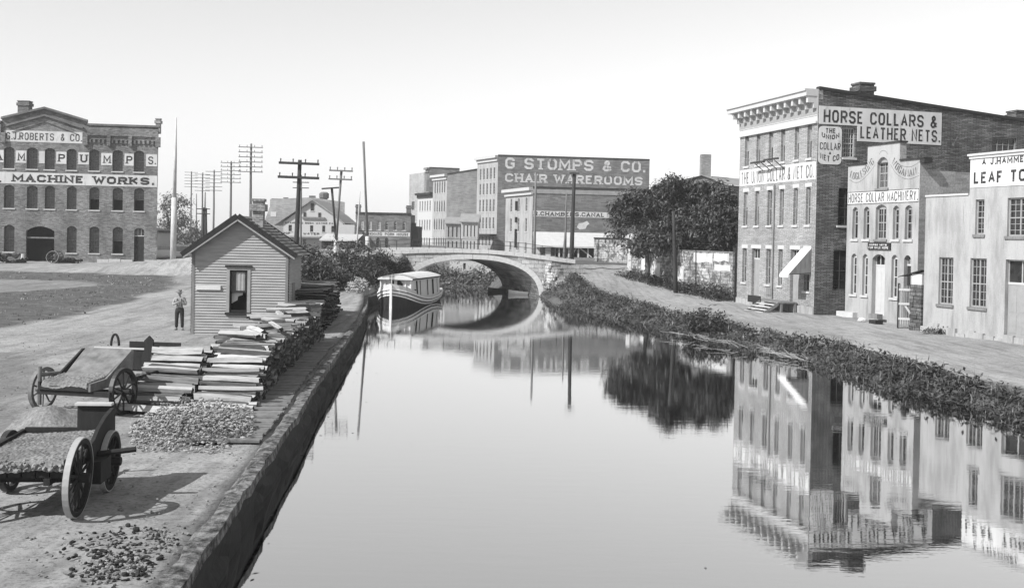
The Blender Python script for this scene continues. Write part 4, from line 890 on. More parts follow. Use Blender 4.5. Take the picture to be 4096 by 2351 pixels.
def mill():
    zg=1.3; D=190; K=lambda x,y:(1000+x/3.624,740+y/3.624)
    P=atD(K(478,0)[0],1000,D); Q=atD(K(1340,0)[0],1000,D); r=empty('gabled_factory',(P.x,P.y,zg),0,'white gabled soda water factory with small windows and faded lettering','factory'); f=Wall(P,Q,zg,r); v=f.uv
    He=v(*K(478,540))[1]; Hc=v(*K(908,222))[1]; um=v(*K(908,222))[0]; Hr=v(*K(1220,440))[1]; ur=v(*K(1220,440))[0]
    ops=[]
    for a,b,y0,y1 in ((880,930,265,375),(775,815,395,465),(990,1030,400,495),(560,608,578,670),(872,918,585,680),(1048,1092,588,682),(1180,1225,592,685),(770,812,790,910),(1085,1125,800,905)): ops.append((v(*K(a,y0))[0],v(*K(a,y1))[1],v(*K(b,y0))[0],v(*K(a,y0))[1],0))
    low=[o for o in ops if o[3]<He]; hi=[o for o in ops if o[3]>=He]
    f.panel(He,low,MT['white_clean'],.12,zb=-1.5,extra=lambda mb:mb.add([(0,0,He),(f.W,0,He),(f.W,0,He+.01),(ur,0,Hr),(um,0,Hc)],[(0,1,2,3,4)]))
    for o in low: window(f,o,'frame_dark',.08,(1,2),'trim',fw=.1)
    for o in hi: window(f,o,'frame_dark',-.06,(1,2),'trim',fw=.1)
    mb=MB(); z=v(*K(900,565))[1]; text(mb,'STANDARD SODA WATER FAC',v(*K(505,550))[0],v(*K(1240,550))[0],z,v(*K(900,540))[1],.28,yo=-.03,mi=0)
    z=v(*K(900,722))[1]; text(mb,'POP',v(*K(485,700))[0],v(*K(580,700))[0],z,v(*K(900,690))[1],.35,yo=-.03,mi=0); text(mb,'WATER',v(*K(770,700))[0],v(*K(1005,700))[0],z,v(*K(900,690))[1],.35,yo=-.03,mi=0)
    f.part(mb,'faded_lettering',MT['letter_mid'])
    mb=MB(); zz=v(*K(900,765))[1]; mb.box(0,v(*K(1035,750))[0],-1.6,0,zz,v(*K(900,742))[1]); f.part(mb,'shop_awning',MT['roof_mid'])
    mb=MB(); z=v(*K(900,492))[1]; mb.box(v(*K(760,480))[0],v(*K(1085,480))[0],-.3,0,z,z+.35); f.part(mb,'ledge',MT['wood_mid'])
    mb=MB(); dep=16
    for a,za,b,zb in ((-1.6,He-.6,um,Hc),(um,Hc,ur,Hr),(ur,Hr,f.W+.4,He-.2)): mb.add([(a,-.5,za),(b,-.5,zb),(b,dep,zb),(a,dep,za),(a,-.5,za+.25),(b,-.5,zb+.25),(b,dep,zb+.25),(a,dep,za+.25)],[(0,1,5,4),(4,5,6,7),(0,3,2,1)])
    f.part(mb,'roof',MT['roof_mid'])
    Wall(Q,Q+f.y*dep,zg,r).panel(He,mat=MT['white_clean'],zb=-1.5); Wall(P+f.y*dep,P,zg,r).panel(He,mat=MT['white_clean'],zb=-1.5)
    # brick mill behind
    D=214; P=atD(K(195,0)[0],1000,D); Q=atD(K(1362,0)[0],1000,D); r=empty('brick_mill',(P.x,P.y,zg),0,'big low gabled brick mill looming behind the white gabled factory','mill'); g=Wall(P,Q,zg,r); v=g.uv
    zl,zc,zr,zm=v(*K(200,545))[1],v(*K(900,180))[1],v(*K(1355,248))[1],v(*K(290,205))[1]; u1,uc=v(*K(290,205))[0],v(*K(900,180))[0]
    g.panel(zl,mat=MT['brick_pale'],zb=-1.5,extra=lambda mb:mb.add([(0,0,zl),(g.W,0,zl),(g.W,0,zr),(uc,0,zc),(u1,0,zm),(u1,0,zm-1.5)],[(0,1,2,3,4,5)]))
    mb=MB(); mb.box(u1+.2,v(*K(380,420))[0],-.05,0,v(*K(330,458))[1],v(*K(330,388))[1]); g.part(mb,'white_panel',MT['board'])
    close(r,g,zl,12,'brick_pale')
    for a,y,wd in ((505,178,.9),(890,152,1.2),(408,195,3.)):
        u,z=v(*K(a,y)); p=g.P+g.x*u+g.y*1.; chimney(r,p,wd,.8,zg+z-3,zg+z,'brick_far',cap=False)
    u,z=v(*K(1062,100)); p=g.P+g.x*u+g.y*1; mb=MB(); zb=v(*K(1062,190))[1]; mb.tube((0,0,zb-1),(0,0,z-1.6),.6,.5,8); mb.tube((0,0,z-1.6),(0,0,z-1.2),.5,1.0,8); mb.tube((0,0,z-1.2),(0,0,z-.3),1.0,1.0,8); mb.tube((0,0,z-.3),(0,0,z),1.,.6,8)
    mb.build('vent_stack',MT['brick_far'],r,Matrix.Translation(Vector((p.x,p.y,zg))-r.location))
    # long low sheds with pale roofs between factory and pork house
    D=172; P=atD(K(1035,0)[0],1000,D); Q=atD(K(1535,0)[0],1000,D); r=empty('low_shed',(P.x,P.y,zg),0,'long low open shed with pale roof between the white factory and the pork house','shed'); g=Wall(P,Q,zg,r); v=g.uv
    z0,z1=v(*K(1200,785))[1],v(*K(1200,705))[1]; g.panel(z0,mat=MT['wood_dark'],zb=-1.5)
    mb=MB(); mb.add([(-.3,-.6,z0-.1),(g.W+.3,-.6,z0-.1),(g.W+.3,6,z1),(-.3,6,z1),(-.3,-.6,z0-.3),(g.W+.3,-.6,z0-.3)],[(0,1,2,3),(4,5,1,0)]); g.part(mb,'roof',MT['roof_pale'])
    Wall(Q,Q+g.y*6,zg,r).panel(z0,mat=MT['wood_dark'],zb=-1.5)
    D=181; P=atD(K(1290,0)[0],1000,D); Q=atD(K(1510,0)[0],1000,D); r=empty('white_annex',(P.x,P.y,zg),0,'white annex rising behind the long low shed','outbuilding'); g=Wall(P,Q,zg,r); z1=g.uv(*K(1400,575))[1]
    g.panel(z1,mat=MT['white_clean'],zb=-1.5); close(r,g,z1,6,'white_clean',roof='roof_pale')
mill()
def left_far():
    for i,(nm,lb,a,b,D,yt,ye,mat,rf) in enumerate((('long_shed','long low dark shed with white roof right of the machine works',620,800,128,1022,1000,'wood_dark','roof_pale'),('yard_shed','low dark roofed shed far behind, right of the machine works',628,692,180,922,906,'white_clean','roof_dark'),('board_fence','pale far yard fence behind the white mast',628,800,150,985,0,'white',None))):
        P=atD(a,1000,D); Q=atD(b,1000,D+6); zg=1.1; r=empty(nm,(P.x,P.y,zg),0,lb,'fence' if not rf else 'shed'); g=Wall(P,Q,zg,r); z0=g.uv(650,yt)[1]
        if rf:
            g.panel(z0,mat=MT[mat],zb=-1.5); z1=g.uv(650,ye,5)[1]; mb=MB(); mb.add([(-.3,-.5,z0),(g.W+.3,-.5,z0),(g.W+.3,6,z1),(-.3,6,z1),(-.3,-.5,z0-.35),(g.W+.3,-.5,z0-.35),(g.W+.3,12,z0),(-.3,12,z0)],[(0,1,2,3),(4,5,1,0),(3,2,6,7)]); g.part(mb,'roof',MT[rf])
            Wall(Q,Q+g.y*12,zg,r).panel(z0,mat=MT[mat],zb=-1.5)
        else:
            n=60; mb=MB()
            for k in range(n): mb.box(g.W*k/n,g.W*(k+.93)/n,-.02,.02,-1,z0+.05*(k%3))
            g.part(mb,'boards',MT[mat])
            mb=MB(); mb.box(0,g.W,.021,.1,z0*.3,z0*.3+.12); mb.box(0,g.W,.021,.1,z0*.75,z0*.75+.12); g.part(mb,'rail',MT['wood_mid'])
left_far()
def behind_tree():
    D=118; P=atD(2600,1000,D); Q=atD(2905,1000,D-8); zg=1.5; r=empty('gabled_brick_house',(P.x,P.y,zg),0,'brick house with low gabled roof and tall square chimney, half hidden by the dark tree','house'); g=Wall(P,Q,zg,r); v=g.uv
    ze=v(2620,750)[1]; zc=v(2815,706)[1]; uc=v(2815,706)[0]; u2=v(2640,742)[0]
    g.panel(ze,mat=MT['brick_far'],zb=-1.5,extra=lambda mb:mb.add([(u2,0,ze),(g.W,0,ze),(uc,0,zc)],[(0,1,2)]))
    mb=MB(); zr=v(2710,708,3.5)[1]
    mb.add([(0,-.4,ze),(uc,-.4,zc+.1),(uc,5,zc+.1),(2.5,5,zc),(0,5,ze)],[(0,1,2,3),(0,3,4)]); mb.add([(uc,-.4,zc+.1),(g.W+.5,-.4,ze),(g.W+.5,10,ze),(uc,10,zc+.1)],[(0,1,2,3)]); g.part(mb,'roof',MT['roof_mid'])
    Wall(Q,Q+g.y*10,zg,r).panel(ze,mat=MT['brick_far'],zb=-1.5)
    p=g.P+g.x*v(2802,680)[0]+g.y*.8; chimney(r,p,1.05,1.05,zg+zc-2,zg+v(2802,617)[1],'brick_chimney',cap=False)
    # white low shed and whitewashed yard wall beyond the bridge end
    P=atD(2142,1000,138); Q=atD(2560,1000,138); zg=2.0; r=empty('open_shed',(P.x,P.y,zg),0,'long low white shed with pale sloping roof and dark open bays beyond the bridge','shed'); g=Wall(P,Q,zg,r); v=g.uv
    z1=v(2350,931,4)[1]; z0=v(2340,986)[1]; ua,ub=v(2222,1000)[0],v(2376,1000)[0]
    g.panel(z0,[(.6,.2,1.3,1.6,0),(2.,.2,2.6,1.5,0)],MT['white_clean'],.1,x0=0,x1=ua,zb=-1.5)
    for o in ((.6,.2,1.3,1.6,0),(2.,.2,2.6,1.5,0)): window(g,o,'frame_dark',.06,(1,1),fw=.1)
    g.panel(z0,mat=MT['white_clean'],x0=ub,x1=g.W,zb=-1.5)
    mb=MB(); mb.add([(-.3,-.6,z0),(g.W,-.6,z0),(g.W,4,z1),(-.3,4,z1),(-.3,-.6,z0-.2),(g.W,-.6,z0-.2)],[(0,1,2,3),(4,5,1,0)]); g.part(mb,'roof',MT['roof_pale'])
    mb=MB(); mb.quad((ua-.5,3,-1),(ub+.5,3,-1),(ub+.5,3,z0+.3),(ua-.5,3,z0+.3)); g.part(mb,'back_wall',MT['wood_dark'])
    mb=MB(); 
    for k in range(4): u=ua+(ub-ua)*(k+.3)/4; mb.box(u,u+.2,-.1,.1,-1,z0)
    mb.tube((ub-1.9,.0,1.4),(ub-.3,0,.2),.09,n=5); mb.tube((ub-2.1,.3,1.6),(ub-3.2,.3,0),.09,n=5); g.part(mb,'post',MT['trim'])
    P=atD(2376,1000,115); Q=atD(2508,1000,111); zg=1.9; r=empty('yard_wall',(P.x,P.y,zg),0,'square stained whitewashed wall beside the open shed at the top of the road','wall'); g=Wall(P,Q,zg,r); z0=g.uv(2440,955)[1]
    g.panel(z0,mat=MT['stone_wash'],zb=-1.5); close(r,g,z0,.6,'stone_wash'); mb=MB(); mb.box(0,g.W,-.1,.3,z0,z0+.12); g.part(mb,'coping',MT['wood_dark'])
    P=atD(1800,1000,126); Q=atD(1965,1000,126); zg=.2; r=empty('canal_cottage',(P.x,P.y,zg),0,'small white cottage with one dark doorway seen through the bridge arch','cottage'); g=Wall(P,Q,zg,r); z0=g.uv(1880,1046)[1]
    o=(g.uv(1853,1060)[0],g.uv(1853,1076)[1],g.uv(1863,1060)[0],g.uv(1853,1052)[1],0); g.panel(z0,[o],MT['white_clean'],.15,zb=-1.5); window(g,o,'frame_dark',.12,(1,1),fw=.1)
    close(r,g,z0,5,'white_clean',roof='roof_pale',sides=(1,0,1))
behind_tree()
# ------------------------------------------------------------------ stone yard wall along the road with torn bills
def yard_wall():
    A=gnd(2513,1092); B=gnd(2927,1203); z0=.1
    r=empty('bill_covered_wall',(A.x,A.y,z0),0,'long whitewashed stone wall with stains and torn bills, below the dark tree','wall'); f=Wall(A,B,z0,r); v=f.uv
    um=v(2660,1040)[0]; Hl=v(2600,1012)[1]; Hr=v(2810,1007)[1]; 
    f.panel(Hl,mat=MT['stone_wash'],x0=0,x1=um,zb=-1.); f.panel(Hr,mat=MT['stone_wash'],x0=um,zb=-1.)
    mb=MB(); mb.box(0,um,-.03,.45,Hl,Hl+.06); mb.box(um,f.W,-.03,.45,Hr,Hr+.08); f.part(mb,'coping',MT['wood_mid'])
    mb=MB(); mb.quad((f.W,0,-1),(f.W,.42,-1),(f.W,.42,Hr),(f.W,0,Hr)); mb.quad((f.W,.42,-1),(0,.42,-1),(0,.42,Hl),(f.W,.42,Hl)); f.part(mb,'back_face',MT['stone_wash'])
    mb=MB(); mb.box(0,.9,-.12,-.0,-1,Hl+.3); f.part(mb,'gate_post',MT['white_clean'])
    bills=[(2775,2850,1010,1052),(2856,2915,1012,1048),(2858,2922,1056,1086),(2712,2734,1062,1130),(2566,2590,1030,1080),(2600,2640,1050,1110)]
    for i,(a,b,y0,y1) in enumerate(bills):
        u0,zt=v(a,y0); u1,zl=v(b,y1); zt=min(zt,(Hr if u0>um else Hl)-.05); mb=MB(); n=6
        pts=[(u0,zl+.1*random.random()),(u0+(u1-u0)*.3,zl-.06*random.random()),(u0+(u1-u0)*.7,zl+.12*random.random()),(u1,zl),(u1-.03,zl+(zt-zl)*.5),(u1,zt),(u0+(u1-u0)*.5,zt-.05),(u0,zt)]
        mb.prism(pts,-.012-.001*i,.0); f.part(mb,'torn_bill',MT['board'])
    # dark board fence between the wall and the factory
    P=B+Vector((.25,-.1,0)); Q=fU.P+Vector((-.12,.2,0)); mb=MB(); L=(Q-P).xy.length; r=empty('fence_panel',(P.x,P.y,z0),math.atan2(Q.y-P.y,Q.x-P.x),'tall dark board fence closing the gap between the stained wall and the brick factory','fence')
    n=max(3,int(L/.22)); 
    for i in range(n): mb.box(L*i/n,L*(i+.9)/n,-.03,.03,-1,3.6+.2*((i*5)%3))
    mb.build('boards',MT['wood_dark'],r); mb=MB(); mb.box(0,L,.031,.12,.6,.75); mb.build('rail',MT['wood_dark'],r); mb=MB(); mb.box(0,L,.031,.12,2.6,2.75); mb.build('rail',MT['wood_dark'],r)
    # shed boarding behind under the tree
    P=atD(2690,1000,92); Q=atD(2930,1000,84); r=empty('dark_yard_shed',(P.x,P.y,.2),0,'dark boarded shed in shade behind the stained wall and under the tree','shed'); g=Wall(P,Q,.2,r); z1=g.uv(2850,965)[1]; mb=MB(); n=22
    for i in range(n): mb.box(0,g.W,-.03-.01*(i%2),.03,z1*i/n,z1*(i+.92)/n)
    g.part(mb,'boards',MT['wood_dark']); mb=MB(); mb.add([(-.2,-.5,z1-.1),(g.W+.2,-.5,z1-.1),(g.W+.2,4,z1+.6),(-.2,4,z1+.6)],[(0,1,2,3)]); g.part(mb,'roof',MT['roof_dark'])
yard_wall()
# ------------------------------------------------------------------ gate, stone pier and lamp box between shop and warehouse
def gate():
    P=Vector((fL.P.x,fL.P.y,0)); d=fL.x
    mb=MB(); random.seed(5); H=Gz(3675,1135,0); 
    for lv in range(9):
        x=0
        while x<.85:
            wd=random.uniform(.25,.5); mb.box(-.95+x,-.95+min(x+wd-.02,.86),-.05-.05*random.random(),.5,-.3+.3*lv,-.3+.3*lv+.285); x+=wd
    o=mb.build('stone_pier',MT['stone_dark']); o.location=P; o.rotation_euler=(0,0,math.atan2(d.y,d.x)); tag(o,'rough dark stone pier at the left corner of the tobacco warehouse','pier')
    r=empty('lantern_box',P+Vector((0,0,2.39)),math.atan2(d.y,d.x),'pale box under a small pent roof on top of the rough stone pier','box')
    mb=MB(); mb.box(-.85,-.1,-.06,.4,0,.55); mb.build('box',MT['board'],r); mb=MB(); mb.add([(-1.75,-.2,.38),(-.02,-.2,.78),(-.02,.45,.78),(-1.75,.45,.38),(-1.75,-.2,.33),(-.02,-.2,.73)],[(0,1,2,3),(4,5,1,0)]); mb.build('pent_roof',MT['roof_dark'],r)
    A=gnd(3592,1312); B=gnd(3657,1315); r=empty('picket_gate',A,math.atan2(B.y-A.y,B.x-A.x),'tall weathered picket gate with cross rails and brace beside the stone pier','gate'); L=(B-A).xy.length
    n=7; zt=2.35
    for i in range(n): mb=MB(); mb.box(L*i/n+.02,L*(i+.62)/n+.02,-.02,.02,.05,zt-.35*((i*3)%4)/3*.6); mb.build('picket',MT['wood_mid'],r)
    for z in (.45,1.25,2.0): mb=MB(); mb.box(0,L,-.06,-.021,z,z+.12); mb.build('rail',MT['trim'],r)
    mb=MB(); mb.add([(L*.35,-.08,1.2),(L*.5,-.08,1.2),(L*.98,-.08,.6),(L*.83,-.08,.6)],[(3,2,1,0)]); mb.build('brace',MT['trim'],r)
    for x in (0,L): mb=MB(); mb.box(x-.06,x+.06,.021,.14,-.2,zt+.05); mb.build('gate_post',MT['wood_dark'],r)
gate()
def timbers():
    # squared timbers and blocks in front of the white shop
    for px,py,L,w,h,dz,lb,nm,mt in ((3372,1250,1.35,.42,.32,.36,'squared pale timber lying on top of the timbers before the white shop','timber_baulk','wood_mid'),(3372,1262,1.55,.5,.36,0,'thick lower timber on the ground before the white shop','timber_baulk','trim'),(3497,1284,.75,.4,.26,.2,'short dark step block at the white shop door','step_block','wood_mid'),(3505,1292,.6,.5,.2,0,'low dark block under the door step of the white shop','step_block','wood_dark')):
        p=gnd(px,py); p.z=0; mb=MB(); mb.box(0,L,-w,0,dz-.02,dz+h); o=mb.build(nm,MT[mt]); o.location=p; o.rotation_euler=(0,0,math.atan2(fF.x.y,fF.x.x)+random.uniform(-.06,.06)); tag(o,lb,'timber' if 'baulk' in nm else 'block')
    mb=MB(); rock(mb,(0,0,.12),.26,.16); o=mb.build('white_stone',MT['canvas'],smooth=False); o.location=gnd(3447,1287); tag(o,'single white stone lying beside the timbers before the white shop','stone')
# ------------------------------------------------------------------ lumps and leaves
ICO=None
def ico():
    global ICO
    if ICO is None:
        bm=bmesh.new(); bmesh.ops.create_icosphere(bm,subdivisions=1,radius=1); ICO=([v.co.copy() for v in bm.verts],[tuple(v.index for v in f.verts) for f in bm.faces]); bm.free()
    return ICO
def rock(mb,c,r,rz=None,mi=0):
    vs,fs=ico(); c=Vector(c); rz=rz or r*.7; a=random.uniform(.5,1.5); b=random.uniform(.45,1.0); M=Matrix.Rotation(random.random()*6,3,'Z')@Matrix.Rotation(random.uniform(-.4,.4),3,'X')
    mb.add([c+M@Vector((v.x*r*a*random.uniform(.75,1.15),v.y*r*b*random.uniform(.75,1.15),v.z*rz*random.uniform(.75,1.15))) for v in vs],fs,mi)
timbers()
def leaves(C,N,size,asp=.35,droop=.5,seed=0,spread=None):
    """N leaf blades around centres C (array k,3) ; returns verts, faces"""
    g=np.random.default_rng(seed); k=len(C); idx=g.integers(0,k,N); sp=spread if spread is not None else .45
    sp=np.asarray(sp)[idx][:,None] if np.ndim(sp) else sp
    P=C[idx]+g.normal(0,1,(N,3))*sp*np.array([1,1,.75])
    az=g.random(N)*2*PI; el=g.normal(-droop,.45,N); s=size*g.uniform(.55,1.35,N)
    d=np.stack([np.cos(az)*np.cos(el),np.sin(az)*np.cos(el),np.sin(el)],1); t=np.stack([-np.sin(az),np.cos(az),g.normal(0,.5,N)],1); t/=np.linalg.norm(t,axis=1)[:,None]
    a=P; b=P+d*(s*.5)[:,None]+t*(s*asp*.5)[:,None]; c=P+d*s[:,None]; e=P+d*(s*.5)[:,None]-t*(s*asp*.5)[:,None]
    V=np.stack([a,b,c,e],1).reshape(-1,3); Fc=np.arange(4*N).reshape(-1,4); return V,Fc
def leafmesh(name,V,Fc,mats,parent=None,mat=None,extra=None):
    me=bpy.data.meshes.new(name); me.from_pydata(V.tolist(),[],Fc.tolist())
    for m in (mats if isinstance(mats,list) else [mats]): me.materials.append(m)
    return link(name,me,parent,mat)
def tree(name,label,loc,H,blobs,ncl,nleaf,size,mat,trunk_r=.25,trunk_h=None,group=None,seed=1,mt='bark',spread=.5,droop=.5,cat='tree'):
    g=np.random.default_rng(seed); r=empty(name,loc,0,label,cat,group); C=[]
    tot=sum(b[3]*b[4]*b[5] for b in blobs)
    for bx,by,bz,rx,ry,rz in blobs:
        n=max(4,int(ncl*(rx*ry*rz)/tot)); q=g.normal(0,1,(n,3)); q/=np.linalg.norm(q,axis=1)[:,None]; q*=(g.random(n)**.45)[:,None]*g.uniform(.8,1.08,(n,1)); C.append(q*np.array([rx,ry,rz])+np.array([bx,by,bz]))
    C=np.concatenate(C); V,Fc=leaves(C,nleaf,size,droop=droop,seed=seed,spread=g.uniform(.5,1.3,len(C))*spread)
    mb=MB(); th=trunk_h or H*.4; top=Vector((random.uniform(-.3,.3),random.uniform(-.3,.3),th)); mb.path([(0,0,-.6),(.02,0,th*.3),(top.x*.6,top.y*.6,th*.7),top],[trunk_r*1.25,trunk_r,trunk_r*.85,trunk_r*.75],8)
    for bx,by,bz,rx,ry,rz in blobs:
        if len(blobs)>5 and rx<1.3: continue
        for k in range(2):
            e=Vector((bx+random.uniform(-.5,.5)*rx,by+random.uniform(-.5,.5)*ry,bz+random.uniform(-.2,.5)*rz)); m=top.lerp(e,.5)+Vector((0,0,.25*rz)); mb.path([top-Vector((0,0,.3)),m,e],[trunk_r*.5,trunk_r*.3,trunk_r*.1],6)
    mb.build('trunk',MT[mt],r,smooth=True); leafmesh('crown',V,Fc,MT[mat],r); return r
def big_trees():
    def L(px,D,yb=None):
        p=atD(px,1000,D); return Vector((p.x,p.y,base_h(p.x,p.y)))
    def blob(px,py,D,rx,rz,loc,ry=None): p=atD(px,py,D); return (p.x-loc.x,p.y-loc.y,p.z-loc.z,rx,ry or rx*.8,rz)
    l=L(2590,90); tree('shade_tree','dark broad tree leaning over the road at the left end of the stained wall',l,7,[blob(2545,850,90,2.3,1.5,l),blob(2510,818,91,1.5,1.0,l),blob(2610,815,91,2.2,1.2,l),blob(2470,880,88,1.2,.7,l),blob(2600,950,86,2.0,1.3,l),blob(2560,985,84,1.3,.7,l),blob(2650,850,90,2.0,1.6,l),blob(2640,1000,84,1.0,.6,l),blob(2560,790,92,1.7,.7,l),blob(2665,785,90,1.5,1.1,l),blob(2470,930,86,.9,.7,l),blob(2500,820,90,1.4,1.,l)],260,17000,.40,'leaf',.2,3.2,'dark trees behind the stained wall',3,spread=.30)
    l=L(2745,88); tree('shade_tree','dark tall tree at the middle of the stained wall, under the square chimney',l,7,[blob(2700,800,88,2.1,1.4,l),blob(2770,770,88,2.2,1.0,l),blob(2720,890,86,2.2,1.4,l),blob(2800,850,87,2.2,1.5,l),blob(2640,960,84,1.4,.9,l),blob(2740,960,86,1.9,.8,l),blob(2680,740,88,1.6,.8,l),blob(2640,800,88,1.3,1.3,l),blob(2820,770,86,1.4,.9,l),blob(2860,985,83,1.2,.5,l)],240,16000,.40,'leaf',.16,3.0,'dark trees behind the stained wall',4,mt='pole_mid',spread=.30)
    l=L(2890,84); tree('shade_tree','dark dense tree against the end of the brick factory',l,7,[blob(2880,820,84,1.9,1.3,l),blob(2900,890,82,1.6,1.3,l),blob(2840,900,83,1.8,1.4,l),blob(2905,960,82,1.2,1.0,l),blob(2850,765,85,1.6,.8,l),blob(2900,780,84,1.2,.8,l),blob(2925,820,83,.8,1.0,l),blob(2920,880,82,.8,.9,l),blob(2700,735,86,1.2,.6,l)],200,13000,.40,'leaf',.2,2.6,'dark trees behind the stained wall',5,spread=.30)
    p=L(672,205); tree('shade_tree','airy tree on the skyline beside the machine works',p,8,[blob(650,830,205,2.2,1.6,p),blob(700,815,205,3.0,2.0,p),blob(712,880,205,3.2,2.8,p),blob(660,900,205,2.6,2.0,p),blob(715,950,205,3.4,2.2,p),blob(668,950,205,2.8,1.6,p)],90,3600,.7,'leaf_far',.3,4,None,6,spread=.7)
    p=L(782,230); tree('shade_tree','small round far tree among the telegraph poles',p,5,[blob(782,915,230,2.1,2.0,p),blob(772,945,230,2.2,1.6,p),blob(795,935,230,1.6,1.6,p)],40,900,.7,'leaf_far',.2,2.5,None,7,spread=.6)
    random.seed(21)
    spots=[(1215,1050,78,2.1,1.5),(1290,1045,80,2.1,1.6),(1370,1040,84,2.0,1.7),(1440,1042,87,2.0,1.7),(1505,1055,90,1.6,1.5),(1250,1095,74,1.5,1.1),(1330,1105,76,1.7,1.1),(1420,1110,80,1.7,1.2),(1490,1110,84,1.4,1.2),(1545,1062,90.5,1.1,1.3),(1600,1075,90.8,.8,.9)]
    names=['behind the drying cloth','second from the shed, over the cloth','behind the crossed white poles','under the tall mast','below the bridge parapet','lowest beside the shed wall','low in front of the crossed poles','above the pale stone heap','nearest the moored boat','narrow dark one against the bridge abutment','rightmost, half covering the springing of the arch']
    for i,(px,py,D,rx,rz) in enumerate(spots):
        p=atD(px,py,D); zb=base_h(p.x,p.y); lo=Vector((p.x,p.y,zb)); dz=p.z-zb
        tree('shrub','leafy bank shrub '+names[i],lo,2,[(0,0,dz,rx,rx*.8,rz),(0,0,dz*.45,rx*.95,rx*.8,max(.7,dz*.6))],75,3000,.3,'leaf_bush',.07,.6,'shrubs on the bank left of the bridge',30+i,spread=.3,droop=.35,cat='shrub')
    for i,(px,py,D,rx,rz,lb) in enumerate(((1800,1100,112,2.6,1.3,'in the middle of the arch'),(1900,1110,113,2.2,1.4,'behind the arch toward the dark vault'),(1990,1100,113,2.4,1.6,'beyond the right side of the arch'),(1730,1090,112,2.,1.4,'beside the boat cabin roof, beyond the arch'),(1960,1135,110,1.5,.8,'low at the water, beyond the arch'),(1840,1140,110,1.8,.7,'lowest at the far water edge'))):
        p=atD(px,py,D); zb=ground_h(p.x,p.y); lo=Vector((p.x,p.y,zb)); dz=p.z-zb
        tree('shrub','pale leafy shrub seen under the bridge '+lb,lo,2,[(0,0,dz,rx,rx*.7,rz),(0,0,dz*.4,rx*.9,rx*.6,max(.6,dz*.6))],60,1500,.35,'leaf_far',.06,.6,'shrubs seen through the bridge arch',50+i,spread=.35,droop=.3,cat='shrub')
big_trees()
def weeds():
    g=np.random.default_rng(2); C=[];S=[]
    y=24.
    ys=[]
    for k in range(5200):
        y=24+ (93-24)*g.random()**1.25; wd=1.7+1.2*sm((y-30)/16)
        if y>76: wd=2.6+ (y-76)*.05
        d=g.random()**.8*wd-.35; x=xr(y)+d; z=ground_h(x,y); hump=.5+.5*math.sin(y*.55+1.2*math.sin(y*.21)+x*.8); h=(.10+.30*hump)*(.55+.45*sm((y-28)/20))*min(1,(d+.6)/1.0)*min(1,(wd-d)*1.2+.15)
        # bare stretches along the water where dry stalks and mud show
        if d<.45 and hump<.45: continue
        C.append((x,y,z+h*g.random()**.7)); S.append(.10+.12*g.random())
    C=np.array(C); V,Fc=leaves(C,34000,.19,asp=.5,droop=.15,seed=9,spread=np.array(S)*.8)
    o=leafmesh('bank_weeds',V,Fc,MT['leaf_weed']); tag(o,'tangled dark weeds along the right bank of the canal','weeds',None,'stuff')
    sel=C[g.integers(0,len(C),1500)]; V,Fc=leaves(sel,6000,.30,asp=.09,droop=-.75,seed=29,spread=.12); tag(leafmesh('bank_grass',V,Fc,MT['leaf_far']),'long grass blades rising out of the weeds on the right bank','grass',None,'stuff')
    # rounded shrub on the bank
    p=gnd(2790,1262); p=Vector((xr(56.5)+1.3,56.5,0)); tree('shrub','rounded dark shrub standing above the bank weeds beside the road',Vector((p.x,p.y,ground_h(p.x,p.y))),1.2,[(0,0,.6,1.1,1.5,.65),(.3,-1.4,.45,.8,1.,.5)],60,2600,.22,'leaf_weed',.05,.4,None,77,spread=.2,droop=.2,cat='shrub')
    mb=MB()
    for k in range(60):
        y=random.uniform(44,56); x=xr(y)+random.uniform(-.5,.5); z=max(-.66,ground_h(x,y)); a=random.uniform(-.5,.5)+1.9; l=random.uniform(.4,1.6)
        mb.tube((x,y,z+.05+.2*random.random()),(x+math.cos(a)*l,y+math.sin(a)*l,z+.1+.25*random.random()),.012,.008,4)
    tag(mb.build('dry_reeds',MT['stem_pale']),'pale dry stalks lying along the water edge of the right bank','reeds',None,'stuff')
    C=[];S=[]
    A,B=gnd(2530,1100),gnd(2925,1205)
    for k in range(900):
        t=g.random(); w_=g.random()**1.5*(1.9-.6*t); p=A.lerp(B,t); n=Vector((B.y-A.y,-(B.x-A.x),0)).normalized(); n=-n if n.y>0 else n; q=p+n*w_; C.append((q.x,q.y,base_h(q.x,q.y)+g.random()*(.55+.5*(t>.7))*(1-w_/2.2))); S.append(.18)
    V,Fc=leaves(np.array(C),6500,.22,asp=.5,droop=.1,seed=19,spread=np.array(S)); tag(leafmesh('wall_weeds',V,Fc,MT['leaf_weed']),'dark weeds growing along the foot of the stained wall','weeds',None,'stuff')
    # grass on the left field
    V=[];Fc=[]
    Vs=[]
    for k in range(14000):
        t=g.random(); y=15+90*t; x=-9-g.random()*(12+.62*y); 
        if y<44 or grassness(x,y)<.5 or g.random()<.25*(1+math.sin(x*.7)*math.sin(y*.5)): continue
        z=ground_h(x,y); a=g.random()*6.28; h=.04+.07*g.random(); s=.025+.03*g.random(); dx,dy=math.cos(a),math.sin(a); o=len(Vs); lean=g.normal(0,.05,2)
        for q in range(2):
            ox,oy=g.normal(0,.1,2); o=len(Vs); Vs+=[(x+ox-dx*s,y+oy-dy*s,z-.02),(x+ox+dx*s,y+oy+dy*s,z-.02),(x+ox+lean[0],y+oy+lean[1],z+h)]; Fc.append((o,o+1,o+2))
    me=bpy.data.meshes.new('field_grass'); me.from_pydata(Vs,[],Fc); me.materials.append(MT['grass']); tag(link('field_grass',me),'short rough grass on the rutted field at left','grass',None,'stuff')
